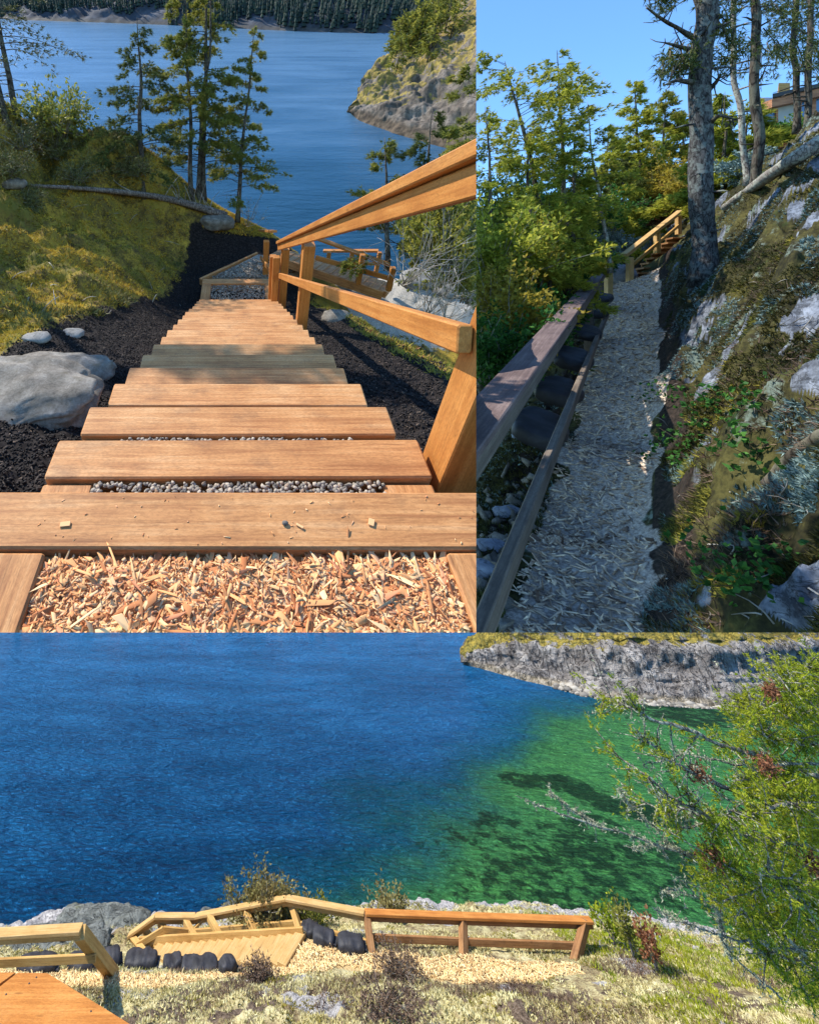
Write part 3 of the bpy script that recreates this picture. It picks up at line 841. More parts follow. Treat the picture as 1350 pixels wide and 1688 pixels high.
# --- landing box at the foot and the turned path beyond
zl = -EYE - .205 * nstep
y0 = .869 + .384 * (nstep - 1) + .18; y1 = y0 + .75
lb = thing(A, 'landing_frame', (0, y0, zl), 'small timber framed gravel landing at the foot of the long stairs', 'landing')
for sgn in (-1, 1):
    board(A, lb, 'side_timber', (sgn * .66, y0 - .15, zl - .095), (sgn * .66, y1, zl - .095), .19, .19, 'tread_wood')
board(A, lb, 'end_timber', (-.755, y1 + .1, zl - .093), (.755, y1 + .1, zl - .093), .19, .19, 'tread_wood')
pebble_field(A, 'gravel', lb, 1800, -.57, .57, y0 - .1, y1, lambda x, y: zl - .04 + 0 * x, .014, 'gravel_stones', seed=41)
# gravel wedge behind the landing, edged by boards
za = zl - .12
g0 = [A.P(350, 458, z=za), A.P(425, 419, z=za + .05), A.P(470, 425, z=za), A.P(500, 447, z=za - .05), A.P(432, 458, z=za)]
gp = thing(A, 'gravel_landing', g0[0], 'grey gravel turning place behind the foot of the long stairs, edged with boards', 'gravel path')
V = [tuple(q) for q in g0] + [tuple(q - np.array([0, 0, .3])) for q in g0]
put(A, 'gravel_surface', V, [(0, 1, 2, 3, 4)[::-1]] + [(i, (i + 1) % 5, 5 + (i + 1) % 5, 5 + i) for i in range(5)], 'gravel_stones', gp)
def in_poly(pts):
    pts = np.array(pts)[:, :2]
    def f(g, n):
        lo, hi = pts.min(0), pts.max(0)
        q = g.uniform(lo, hi, (n * 3, 2)); ins = np.zeros(len(q), bool)
        for i in range(len(pts)):
            a, b = pts[i], pts[(i + 1) % len(pts)]
            c = ((a[1] > q[:, 1]) != (b[1] > q[:, 1])) & (q[:, 0] < (b[0] - a[0]) * (q[:, 1] - a[1]) / (b[1] - a[1] + 1e-12) + a[0])
            ins ^= c
        return q[ins][:n]
    return f
gq = in_poly(g0)(np.random.default_rng(2), 2600)
chip_field(A, 'gravel', 0, lambda g, n: np.column_stack([gq, np.full(len(gq), za + .02)]), .03, .022, .02, 'gravel_stones', gp, seed=8)
board(A, gp, 'edge_board', A.P(330, 464, z=za - .06), A.P(424, 420, z=za - .03), .06, .16, 'tread_wood')
board(A, gp, 'edge_board', A.P(458, 421, z=za), A.P(500, 438, z=za - .05), .06, .2, 'tread_wood')

# --- handrail along the right side
def qpt(x, y, q): return np.array([x, y, NL(y) + q])
hr = thing(A, 'handrail', (.84, 1.7, float(NL(1.7))), 'long orange timber handrail with posts down the right side of the timber stairs', 'handrail')
Y0, Y1 = 0.9, 7.62
board(A, hr, 'cap_rail', qpt(.745, Y0, 1.209), qpt(.745, Y1, 1.209), .09, .054, 'rail_wood')
board(A, hr, 'top_board', qpt(.752, Y0, 1.113), qpt(.752, Y1, 1.113), .038, .105, 'rail_wood')
pl = qpt(.744, 1.27, .538)
board(A, hr, 'lower_board', qpt(.750, 1.19, .538), qpt(.750, Y1, .538), .052, .098, 'rail_wood')
def post(W, parent, b, h, s, mat, name='post', lean=(0, 0), ch=.006):
    b = np.asarray(b, float)
    return board(W, parent, name, b, b + np.array([lean[0], lean[1], h]), s, s, mat, up=(0, 1, 0), ch=ch)
for (yy, hh, ww) in ((1.16, 1.25, .18), (4.95, 1.12, .14), (7.35, 1.15, .14)):
    z = float(NL(yy))
    post(A, hr, (.780 + ww / 2, yy, z - .35), hh + .35 - (.06), ww, 'rail_wood')
# rail round the landing
l0 = A.P(437, 376, D=9.35); 
board(A, hr, 'cap_rail', A.P(431, 379, D=10.6), A.P(451, 381, D=9.0), .14, .05, 'rail_wood')
for (ub, vb, ut, vt, D) in ((437, 460, 433, 384, 10.3), (447, 493, 444, 400, 8.9), (452, 497, 456, 404, 8.6)):
    post(A, hr, A.P(ub, vb, D=D), .95, .12, 'rail_wood')
board(A, hr, 'lower_board', A.P(430, 424, D=10.5), A.P(452, 455, D=8.8), .04, .10, 'rail_wood')

# --- second flight, turned right, with its own rail
s2 = thing(A, 'lower_stairs', A.P(560, 455, D=10.5), 'distant second timber flight descending right towards the granite slab', 'stairs')
a0, a1 = A.P(452, 425, D=10.3), A.P(628, 484, D=9.6)
b0, b1 = A.P(470, 415, D=11.3), A.P(640, 470, D=10.5)
for i in range(15):
    t = i / 14
    pa, pb = a0 + (a1 - a0) * t, b0 + (b1 - b0) * t
    board(A, s2, 'tread', pa, pb, .21, .14, 'tread_wood')
board(A, s2, 'stringer', a0 + [0, -.1, .02], a1 + [0, -.1, .02], .05, .20, 'tread_wood')
r2 = thing(A, 'lower_handrail', A.P(600, 470, D=9.5), 'two board orange handrail beside the distant lower flight', 'handrail')
board(A, r2, 'cap_rail', A.P(522, 392, D=9.6), A.P(642, 436, D=9.3), .12, .05, 'rail_wood')
board(A, r2, 'lower_board', A.P(520, 424, D=9.6), A.P(640, 458, D=9.3), .04, .11, 'rail_wood')
for (u, vt, vb, D) in ((590, 415, 467, 9.45), (640, 437, 478, 9.3), (497, 396, 452, 9.9)):
    q = A.P(u, vb, D=D); h = np.linalg.norm(A.P(u, vt, D=D + .1) - q)
    post(A, r2, q, h, .10, 'rail_wood')
r3 = thing(A, 'far_handrail', A.P(570, 440, D=11.5), 'short distant level rail on the far side of the lower flight above the water', 'handrail')
board(A, r3, 'cap_rail', A.P(533, 413, D=11.6), A.P(624, 413, D=11.2), .12, .05, 'rail_wood')
board(A, r3, 'lower_board', A.P(535, 433, D=11.6), A.P(622, 434, D=11.2), .04, .09, 'rail_wood')
for u in (538, 575, 619):
    q = A.P(u, 452, D=11.4)
    post(A, r3, q, .62, .09, 'rail_wood')

# --- soil crumbs, stones
def samp_ground(H, x0, x1, y0, y1, cond=None, dz=0.0, dens=1.0):
    def f(g, n):
        x, y = g.uniform(x0, x1, n), y0 + (y1 - y0) * g.uniform(0, 1, n) ** dens
        if cond is not None:
            k = cond(x, y); x, y = x[k], y[k]
        return np.stack([x, y, H(x, y) + dz], -1)
    return f
islandmat('soil_crumbs', [(0, (.005, .004, .004)), (.6, (.018, .014, .012)), (.9, (.05, .038, .03)), (1, (.14, .10, .07))])
chip_field(A, 'soil_crumbs', 80000, samp_ground(HA, -2.3, 1.75, .9, 10, lambda x, y: (np.abs(x) > .78) & (x > -2.0 + .1 * (y - 3)), .004, 1.4), .012, .009, .007, 'soil_crumbs', seed=9, tilt=.8,
           label='loose black soil crumbs on the banks beside the stairs', cat='soil')
def boulder(W, H, u, v, r, sq, seed, label, mat='boulder_stone', sub=4, up=.25, rough=.22, name='boulder', group=None, rz=0):
    p = hit(W, H, u, v)
    V, Fc = stone((0, 0, 0), r, seed, sq, sub, rough)
    c, s = math.cos(rz), math.sin(rz)
    V = V @ np.array([[c, s, 0], [-s, c, 0], [0, 0, 1]])
    V = V + 0.012 * r * 4 * fbm(V[:, 0] * 9 / r * .3, V[:, 1] * 9 / r * .3, V[:, 2] * 9 / r * .3, 3, seed)[:, None] + p + [0, 0, r * up]
    return put(W, name, V, Fc, mat, smooth=True, base=p, label=label, cat=name.replace('_', ' '), group=group)
boulder(A, HA, 5, 662, .42, (1.4, .85, .26), 12, 'large flat grey boulder at the left edge of the stairs, half in black soil', sub=5, up=.10, rough=.34)
boulder(A, HA, 95, 612, .30, (1.5, .55, .32), 15, 'slanting grey rock lying just behind the large flat boulder', up=.05, rough=.2)
boulder(A, HA, 25, 306, .17, (1.2, .8, .5), 4, 'small rounded grey stone on the mossy hill at the left', sub=3)
boulder(A, HA, 358, 372, .34, (1.2, .8, .6), 6, 'grey rock below the end of the fallen log', sub=3)
boulder(A, HA, 553, 527, .18, (1.3, .9, .6), 7, 'brown grey stone on the soil bank below the lower board', sub=3, up=.1)
boulder(A, HA, 62, 560, .10, (1.3, .8, .4), 22, 'small pale flat stone between moss and soil left of the stairs', 'slab_granite', 3)
boulder(A, HA, 118, 553, .09, (1.4, .8, .4), 23, 'small pale stone right of the flat stone at the moss edge', 'slab_granite', 3)
for (u, v, r, sd, lb_) in ((655, 452, .42, 31, 'pale rock at the upper left corner of the granite slab'), (700, 462, .5, 32, 'pale rock on the far rim of the granite slab'),
                       (748, 478, .45, 33, 'pale rock at the far right rim of the granite slab'), (618, 500, .25, 34, 'pale rock at the near left rim of the granite slab'),
                       (590, 482, .22, 35, 'grey rock between the lower flight and the slab'), (560, 470, .2, 36, 'grey rock under the middle of the lower flight')):
    boulder(A, HA, u, v, r, (1.4, .8, .35), sd, lb_, 'slab_granite', 3, .1)

# --- moss and heath on the hill
g = np.random.default_rng(77)
def hillxy(n, x0, x1, y0, y1, pw=1.0):
    x = g.uniform(x0, x1, n); y = y0 + (y1 - y0) * g.uniform(0, 1, n) ** pw
    return np.stack([x, y], -1)
def onhill(q):
    e = -1.95 + .10 * (q[:, 1] - 3)
    return (q[:, 0] < e + .15 * fbm(q[:, 0] * 3, q[:, 1] * 3, 0, 2, 4)) & (q[:, 1] > 2.6)
def patch(sc, seed, lo, hi=9):
    return lambda q: onhill(q) & (fbm(q[:, 0] * sc, q[:, 1] * sc, 0, 3, seed) > lo) & (fbm(q[:, 0] * sc, q[:, 1] * sc, 0, 3, seed) < hi)
tufts_on(A, 'moss_tufts', HA, hillxy(60000, -8, -1.2, 2.6, 11.5), 'gold_moss_tufts', .06, .013, 4, .9, mask=patch(.9, 61, -.25), label='golden moss over the hill left of the stairs', cat='moss')
tufts_on(A, 'moss_tufts', HA, hillxy(40000, -8, -1.2, 2.6, 11.5), 'moss_tufts', .06, .013, 4, .9, mask=patch(.9, 61, -.7, -.15), label='olive green moss between the golden patches on the hill', cat='moss')
tufts_on(A, 'heath', HA, hillxy(26000, -8, -1.2, 2.6, 11.5), 'heath_tufts', .11, .02, 4, .7, mask=patch(.75, 91, .26), label='dark low heath clumps on the hill left of the stairs', cat='heath')
tufts_on(A, 'dry_litter', HA, hillxy(16000, -8, -1.1, 2.2, 11.0), 'dry_litter', .07, .008, 3, 1.4, mask=patch(1.2, 33, .0), label='dry twigs and leaf litter on the mossy hill', cat='leaf litter')
for (u, v, h, r, sd, lb_) in ((35, 245, .5, .7, 1, 'dark heather bush under the leaning trunks at the left ridge'), (95, 262, .45, .6, 2, 'dark heather bush right of the ridge bush'),
                          (20, 290, .35, .5, 3, 'dark juniper bush beside the rounded stone'), (130, 300, .3, .45, 4, 'dark low bush in the middle of the hill'),
                          (225, 290, .35, .4, 5, 'dark bush at the foot of the slender fir'), (55, 340, .22, .3, 6, 'small dark bush below the rounded stone')):
    p = hit(A, HA, u, v)
    shrub(A, 'heather_bush', p, h, r, 26, lb_, 'bush', 'dark bushes on the mossy hill', 'heath_tufts', 'bare_twig', .06, .016, 3, 14, sd, 3, .006, wide=False)
# plants on the bank right of the stairs
g = np.random.default_rng(78)
bankxy = np.stack([g.uniform(1.5, 4.2, 9000), g.uniform(2.0, 8.2, 9000)], -1)
tufts_on(A, 'bank_plants', HA, bankxy, 'moss_tufts', .07, .02, 3, .9, mask=lambda q: q[:, 0] > 1.5 + .15 * fbm(q[:, 0] * 2, q[:, 1] * 2, 0, 2, 3), label='green moss and low plants on the bank right of the stairs', cat='ground plants')
tufts_on(A, 'fallen_leaves', HA, bankxy[:2600], 'brown_leaves', .06, .04, 1, 1.2, mask=lambda q: q[:, 0] > 1.55, label='reddish dead leaves on the bank right of the stairs', cat='leaves')

# --- fallen log
lp = [hit(A, HA, u, v) + [0, 0, h] for (u, v, h) in ((50, 315, .12), (150, 320, .12), (250, 333, .16), (320, 348, .15), (372, 362, .10))]
lg = thing(A, 'fallen_log', lp[2], 'thin grey fallen log lying across the mossy hill behind the soil', 'log')
cv = curve(lp, 24); V, Fc = tube(cv, np.linspace(.03, .115, 24), 9, .1, 3)
put(A, 'trunk', V, Fc, 'log_bark', lg, smooth=True)
tw = AccT(); g = np.random.default_rng(5)
for i in range(16):
    a = cv[g.integers(8, 23)]; e = a + g.normal(0, 1, 3) * [.35, .2, .1] + [0, 0, g.uniform(.25, .75)]
    tw.add(*tube(curve([a, (a + e) / 2 + g.normal(0, .06, 3), e], 5), np.linspace(.016, .003, 5), 4))
put(A, 'dead_branches', tw.V(), tw.F(), 'bare_twig', lg)
g = np.random.default_rng(6); tw = AccT()
for i in range(26):
    p = hit(A, HA, g.uniform(20, 300), g.uniform(330, 520)); d = unit(g.normal(0, 1, 3) * [1, 1, .25]) * g.uniform(.12, .45)
    tw.add(*tube(curve([p + [0, 0, .03], p + d * .5 + [0, 0, .07], p + d + [0, 0, .05]], 4), [.006, .005, .004, .002], 3))
put(A, 'fallen_twigs', tw.V(), tw.F(), 'bare_twig', kind='stuff', label='grey fallen twigs scattered over the moss', cat='twigs')

# --- trees of the inlet view
def treeA(name, ub, vb, ut, vt, r0, start, R, nb, label, D=None, dD=0.0, **kw):
    b = hit(A, HA, ub, vb) if D is None else A.P(ub, vb, D=D)
    depth = b[1] * A.c - b[2] * A.s
    top = A.P(ut, vt, D=depth + dD)
    return conifer(A, name, b - [0, 0, .05], top, r0, start, R, nb, label, **kw)
treeA('pine_tree', 30, 207, -52, -160, .075, .30, 1.5, 34, 'slim pine leaning left at the left ridge, right one of the pair', seed=1, needles='heath_tufts', group='leaning pines at the left ridge', twigs=6, nl=.10, nw=.014, per=7, gaps=.2, droop=.35, dead=10)
treeA('pine_tree', 10, 203, -75, -160, .07, .30, 1.3, 26, 'slim pine leaning left at the left ridge, nearest the picture edge', seed=2, needles='heath_tufts', group='leaning pines at the left ridge', twigs=6, nl=.10, nw=.014, per=7, gaps=.2, droop=.35, dead=10)
treeA('fir_tree', 236, 318, 226, 28, .075, .14, 1.25, 44, 'slender dark fir left of the clump of three trunks', seed=3, needles='dark_needles', twigs=9, nl=.095, nw=.0125, per=15, tufts=10, gaps=.12, droop=.28, dead=8)
treeA('fir_tree', 336, 332, 338, -70, .085, .16, 1.25, 60, 'tallest fir on the right of the three trunk clump', seed=4, group='clump of three firs in the middle', twigs=10, nl=.10, nw=.013, per=15, tufts=10, gaps=.15, droop=.2, dead=9)
treeA('fir_tree', 316, 330, 306, -40, .065, .22, 1.1, 44, 'thin fir on the left of the three trunk clump', seed=5, group='clump of three firs in the middle', twigs=9, nl=.10, nw=.013, per=15, tufts=10, gaps=.2, droop=.2, dead=9)
treeA('fir_tree', 326, 328, 352, -60, .065, .30, 1.1, 38, 'middle trunk fir of the clump with a leaning top', seed=6, group='clump of three firs in the middle', twigs=9, nl=.10, nw=.013, per=15, tufts=10, gaps=.2, droop=.2, dead=5)
treeA('fir_tree', 391, 358, 420, 42, .06, .15, .95, 52, 'narrow fir leaning right beside the end of the fallen log', D=11.6, seed=7, needles='fir_needles', twigs=8, nl=.09, nw=.0125, per=15, tufts=10, gaps=.1, droop=.22, dead=6)
shrub(A, 'ridge_bush', hit(A, HA, 100, 237), .85, .8, 18, 'yellow green leafy bush on the ridge in front of the water', 'bush', None, 'fir_needles', 'bare_twig', .11, .045, 2, 22, 11, 4, .02)
# the pine whose bough, shaped for it, throws the shadow bar across the steps and rails, standing just left of the view
bp_ = np.array([-5.9, 8.5, 0.0]); bp_[2] = float(HA(bp_[0], bp_[1]))
sh = thing(A, 'pine_tree', bp_, 'pine just outside the left edge whose long dense bough shades the middle steps', 'tree')
a_ = AccT(); a_.add(*tube(curve([bp_ - [0, 0, .2], bp_ + [.1, 0, 2], bp_ + [.2, 0, 4.9]], 12), np.linspace(.11, .06, 12), 9, .15, 3))
lim = curve([bp_ + [.15, 0, 4.2], [-5.2, 8.45, 2.15], [-4.5, 8.4, 2.25], [-3.75, 8.35, 2.1]], 24); a_.add(*tube(lim, np.linspace(.05, .012, 24), 6))
put(A, 'trunk', a_.V(), a_.F(), 'fir_bark', sh, smooth=True)
gs_ = np.random.default_rng(3); qq = lim[gs_.integers(3, 24, 3200)] + gs_.normal(0, 1, (3200, 3)) * [.1, .20, .20]
V, Fc = blades(qq, gs_.normal(0, 1, (3200, 3)), 7, .13, .03, .6); put(A, 'crown', V, Fc, 'fir_needles', sh)
# right side: trees and brush by the rail
for (ub, vb, ut, vt, R, nb, sd, nd, lb_) in ((640, 440, 634, 225, .85, 24, 21, 'fir_needles', 'young fir behind the upper board, left of the pines at the seam'),
                                         (700, 420, 712, 180, 1.0, 26, 22, 'dark_needles', 'bushy fir under the mossy headland at the right'),
                                         (760, 430, 770, 190, 1.1, 30, 23, 'fir_needles', 'green fir rising behind the top of the handrail'),
                                         (785, 470, 792, 90, 1.55, 56, 24, 'fir_needles', 'tall fir at the right beside the seam of the cliff')):
    D = 9.4 if sd != 24 else 8.4
    conifer(A, 'fir_tree', A.P(ub, vb, D=D), A.P(ut, vt, D=D + .3), .06, .1, R, nb, lb_, needles=nd, seed=sd, twigs=9, nl=.11, nw=.015, per=15, tufts=10, gaps=.08, group='firs beyond the handrail')
for (u, v, h, r, sd, lv, lb_) in ((725, 470, 1.5, 1.0, 41, True, 'leafy green thicket filling the gap under the top board'),
                              (770, 500, 1.5, .9, 42, True, 'leafy thicket at the right end of the slab beside the post'),
                              (745, 440, 1.5, .9, 43, True, 'leafy thicket behind the bare twigs'),
                              (700, 525, 1.15, .8, 44, False, 'bare grey twiggy bush in front of the granite slab'),
                              (735, 540, 1.0, .7, 45, False, 'second bare twiggy bush, nearer the big post'),
                              (665, 470, .9, .9, 46, False, 'thin bare brush on the left rim of the slab')):
    p = A.P(u, v, D=8.2 if lv else 7.0)
    shrub(A, 'thicket' if lv else 'bare_bush', p, h, r, 22 if lv else 15, lb_, 'bush', None, 'fir_needles', 'bare_twig', .09, .035, 3, 26 if lv else 8, sd, 4, .012 if lv else .009, leafy=lv)
shrub(A, 'thorn_bush', hit(A, HA, 408, 372), .7, .6, 9, 'bare twiggy bush at the end of the moss ridge left of the landing', 'bush', None, 'brush_leaves', 'bare_twig', .03, .02, 1, 8, 51, 3, .008)
tufts_on(A, 'moss_tufts', HA, np.stack([rng.uniform(-.9, .9, 3000), rng.uniform(10.6, 11.6, 3000)], -1), 'gold_moss_tufts', .06, .014, 4, .8, label='golden moss on the mound behind the gravel landing', cat='moss')

# --- headland and far shore
def lerp_curve(pts, n): return curve(pts, n)
def headland(W, name, low, high, ns, nt, mat, bulge, amp, seed, mossf, tide_h, sea, label=None, cat=None, kind=None, freq=.35, prof=None):
    lo, hi = curve(low, ns), curve(high, ns)
    t = np.linspace(0, 1, nt)[None, :, None]
    th_, tz_ = (t, t) if prof is None else (np.interp(t, prof[0], prof[1]), np.interp(t, prof[0], prof[2]))
    P_ = lo[:, None] + (hi - lo)[:, None] * np.concatenate([th_, th_, tz_], -1)
    P_[..., 2] += (bulge * np.sin(np.pi * t[..., 0] ** .75)) * (hi[:, None, 2] - lo[:, None, 2])
    S_ = P_ / 1.0
    nrm = np.cross(np.gradient(P_, axis=0).reshape(-1, 3), np.gradient(P_, axis=1).reshape(-1, 3)); nrm /= np.linalg.norm(nrm, axis=1)[:, None] + 1e-9
    nrm *= np.sign(nrm[:, 2:3] + 1e-6)
    q = P_.reshape(-1, 3)
    d = amp * (.6 * ridged(q[:, 0] * freq, q[:, 1] * freq, q[:, 2] * freq * 1.3, 5, seed) + .5 * fbm(q[:, 0] * freq * 4, q[:, 1] * freq * 4, q[:, 2] * freq * 4, 4, seed + 3))
    tt = np.repeat(np.linspace(0, 1, nt)[None], ns, 0).ravel()
    q = q + nrm * (d * (.25 + .75 * sstep(0, .12, tt)))[:, None]
    G = q.reshape(ns, nt, 3)
    n2 = np.cross(np.gradient(G, axis=0).reshape(-1, 3), np.gradient(G, axis=1).reshape(-1, 3)); n2 /= np.linalg.norm(n2, axis=1)[:, None] + 1e-9
    flat = np.abs(n2[:, 2])
    moss = mossf(tt, flat, q)
    tide = 1 - sstep(tide_h * .5, tide_h, q[:, 2] - sea)
    zone = np.stack([moss, tide, 0 * tide], -1)
    Fq = grid_faces(ns, nt)
    o = put(W, name, q, Fq, mat, smooth=True, zone=zone, label=label, cat=cat, kind=kind)
    return o, G, moss.reshape(ns, nt), n2.reshape(ns, nt, 3)
W_ = lambda u, v: A.P(u, v, z=SEA_A - .15)
low = [W_(583, 188), W_(592, 200), W_(620, 212), W_(655, 224), W_(700, 238), W_(760, 258), W_(860, 300)]
high = [A.P(582, 170, D=39), A.P(600, 142, D=42), A.P(636, 102, D=44), A.P(676, 66, D=47), A.P(712, 22, D=52), A.P(745, -30, D=56), A.P(860, -160, D=60)]
hd, G, mo, nn2 = headland(A, 'rocky_headland', low, high, 240, 170, 'inlet_headland', .16, .75, 8,
    lambda t, f, q: np.clip(sstep(.05, .30, t) * (.45 + .6 * f) + .1, 0, 1) * .68, .8, SEA_A, kind='structure', freq=.22)
gg = np.random.default_rng(9)
def scatter_trees(G, n, cond, hmin, hmax, name, group, mat, labels, seed0, W=A, r=.28, per=4, nl=.45, nw=.12):
    out = 0; k = 0
    while out < n and k < 4000:
        k += 1
        i, j = gg.integers(2, G.shape[0] - 2), gg.integers(2, G.shape[1] - 2)
        if not cond(i / G.shape[0], j / G.shape[1]): continue
        p = G[i, j]; h = gg.uniform(hmin, hmax)
        conifer(W, name, p - [0, 0, .1], p + [gg.normal(0, .04) * h, 0, h], h * .02, .12, h * r, 16, labels(i / G.shape[0], j / G.shape[1]), seed=seed0 + out, needles=mat, group=group, twigs=4, tufts=3, nl=nl, nw=nw, per=per, gaps=.05, sides=5)
        out += 1
scatter_trees(G, 34, lambda s, t: (t > .28 and s > .35 and (t > .5 or s > .62)), 2.2, 4.4, 'conifer', 'conifers on the mossy headland', 'fir_needles', lambda a, b: ('lone' if a < .5 else 'bushy') + ' conifer ' + ('low on the rock face' if b < .45 else 'halfway up the mossy slope' if b < .7 else 'high up near the skyline') + (' of the headland near its tip' if a < .45 else ' in the middle of the headland' if a < .6 else ' on the headland by the right seam'), 300, r=.3, nl=.42, nw=.11)

S_ = lambda u, v: A.P(u, v, z=SEA_A - .3)
low = [S_(-60, 27), S_(30, 33), S_(140, 37), S_(300, 43), S_(430, 50), S_(560, 55), S_(690, 57), S_(860, 60)]
high = [A.P(-60, 24, D=262), A.P(30, 5, D=240), A.P(75, -30, D=232), A.P(300, -70, D=205), A.P(430, -70, D=205), A.P(560, -70, D=205), A.P(690, -70, D=205), A.P(860, -70, D=205)]
fs, GF, mo, nf = headland(A, 'far_shore', low, high, 260, 60, 'far_shore_rock', .10, 2.2, 18,
    lambda t, f, q: np.clip(sstep(.1, .35, t), 0, 1) * .9, 1.2, SEA_A, kind='structure', freq=.05)
# far wood: spiky crowns in one mass
ft = AccT()
n_f = 9000
ii = gg.integers(0, 259, n_f); jj = (gg.uniform(0, 1, n_f) ** 1.0 * 57).astype(int)
keep = ((ii > 105) & (jj > 1 + 3 * vnoise(ii * .15, 0 * ii, 0, 4))) | ((ii <= 105) & (jj > 12 + 9 * vnoise(ii * .12, 0 * ii, 0, 5)) & (ii > 12))
for i, j in zip(ii[keep], jj[keep]):
    p = GF[i, j]; h = gg.uniform(2.2, 5.0); r_ = h * gg.uniform(.13, .2)
    m = 4
    for l in range(m):
        z0, z1 = h * (.08 + .23 * l), h * (.08 + .23 * l + .38)
        rr = r_ * (1 - l / (m + .6)); a0_ = gg.uniform(0, 6.28)
        an = a0_ + np.linspace(0, 2 * math.pi, 6)[:5]
        V = np.vstack([np.stack([p[0] + rr * np.cos(an) * gg.uniform(.7, 1.3, 5), p[1] + rr * np.sin(an), np.full(5, p[2] + z0)], -1), [p[0], p[1], p[2] + z1]])
        ft.add(V, [(q, (q + 1) % 5, 5) for q in range(5)])
put(A, 'far_wood', ft.V(), ft.F(), 'far_forest', kind='stuff', label='dense dark conifer wood covering the far shore of the inlet', cat='forest')
# ================================================================== B: the chip path below the mossy rock
rows = [(1160, 1.75, 820, 1045), (1043, 2.16, 838, 1058), (900, 2.9, 878, 1078), (740, 4.4, 930, 1090), (640, 6.0, 958, 1088), (560, 8.0, 982, 1087), (500, 10.5, 1000, 1086), (470, 12.5, 1004, 1086), (455, 15, 1015, 1110)]
cB = []
def cp(u, v, D): cB.append(tuple(B.P(u, v, D=D)))
for (v, D, ul, ur) in rows:
    zc = B.P(0, v, D=D)[2]
    for u in (ul, (ul + ur) / 2, ur - 4): cp(u, v, D)
    dl = .30; xl = B.P(ul, v, D=D)[0]
    cB.append((xl - .35, D + .25, zc - .12)); cB.append((xl - .9, D + .7, zc - .62)); cB.append((xl - 1.8, D + 1.4, zc - 1.25)); cB.append((xl - 3.6, D + 2.6, zc - 2.0 - .06 * D))
for u, tab in ((1100, ((880, 2.75), (740, 4.05), (600, 6.2), (520, 8.2), (470, 9.8), (432, 11.5))),
               (1150, ((1040, 1.95), (900, 2.35), (750, 3.2), (600, 4.8), (500, 6.6), (440, 8.2), (395, 10))),
               (1200, ((1040, 1.85), (880, 2.25), (700, 3.0), (560, 4.3), (460, 5.9), (390, 7.6), (335, 9.5))),
               (1260, ((1040, 1.75), (850, 2.1), (700, 2.65), (550, 3.7), (450, 4.8), (360, 6.5), (295, 8.8))),
               (1350, ((1040, 1.6), (850, 1.9), (650, 2.45), (500, 3.25), (380, 4.3), (300, 5.6), (238, 8))),
               (1450, ((1040, 1.4), (700, 2.0), (450, 3.1), (300, 4.6), (180, 7.5)))):
    for v, D in tab: cp(u, v, D)
for (u, v, D) in ((1115, 388, 16), (1150, 372, 13), (1200, 345, 13), (1260, 290, 13), (1350, 238, 13), (1450, 190, 13), (1200, 340, 18), (1350, 235, 18), (1100, 385, 20), (1000, 440, 20), (900, 470, 22), (800, 500, 24)): cp(u, v, D)
tB = TPS(cB, .02)
def pathmask(x, y):
    xl = np.interp(y, [r[1] for r in rows], [B.P(r[2], r[0], D=r[1])[0] for r in rows]); xr = np.interp(y, [r[1] for r in rows], [B.P(r[3], r[0], D=r[1])[0] for r in rows])
    return xl - x, x - xr     # metres left of / right of the path
def HB(x, y):
    x, y = np.asarray(x, float), np.asarray(y, float)
    z = tB(x, y)
    l, r = pathmask(x, y)
    o = sstep(0, .35, np.maximum(l, r))
    rk = sstep(.05, .4, r)
    z = z + o * (.05 * fbm(x * 2.2, y * 2.2, 0, 4, 71) + .03 * fbm(x * 9, y * 9, 0, 3, 72))
    z = z + rk * (.27 * (ridged(x * 1.25, y * 1.25, 0, 4, 75) - .4) + .05 * ridged(x * 3.2, y * 3.2, z * 2, 3, 79))
    return z + .008 * fbm(x * 16, y * 16, 0, 3, 73)
th = np.linspace(math.atan(.45), math.atan(1.42), 420)
ds = np.geomspace(1.2, 26, 560)
X = np.tan(th)[None, :] * ds[:, None]; Y = np.repeat(ds[:, None], len(th), 1)
Z = HB(X, Y); l, r = pathmask(X, Y)
grit = (1 - sstep(-.06, .10, l + .1 * fbm(X * 3, Y * 3, 0, 3, 6))) * (1 - sstep(-.05, .08, r + .13 * fbm(X * 2.2, Y * 2.2, 0, 4, 8))) * (1 - sstep(12.6, 12.9, Y))
rockz = sstep(.1, .35, r) * sstep(.28, .5, fbm(X * 2.4, Y * 2.4, Z * 2.0, 4, 88)) * .85
soil = np.maximum((1 - sstep(.05, .35, np.abs(r - .08))) * (r > -.02), sstep(.05, .3, l) * (1 - sstep(.3, .8, l))) * .8
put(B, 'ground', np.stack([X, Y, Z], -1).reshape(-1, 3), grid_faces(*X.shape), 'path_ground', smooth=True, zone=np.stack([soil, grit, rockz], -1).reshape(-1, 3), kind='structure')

def onpath(x, y):
    l, r = pathmask(x, y); return (l < .03 + .08 * vnoise(x * 5, y * 5)) & (r < -.02 - .13 * fbm(x * 2.2, y * 2.2, 0, 4, 8))
chip_field(B, 'path_chips', 26000, samp_ground(HB, .6, 6.8, 1.8, 6.6, onpath, .006, 1.5), .052, .013, .005, 'grey_chips', seed=15, tilt=.35,
           label='weathered grey brown wood chips covering the shaded path', cat='wood chips')
chip_field(B, 'path_chips', 16000, samp_ground(HB, 4.0, 12, 6.4, 12.5, onpath, .008, 1), .07, .02, .008, 'grey_chips', seed=16, tilt=.4,
           label='finer looking wood chips on the far part of the shaded path', cat='wood chips')

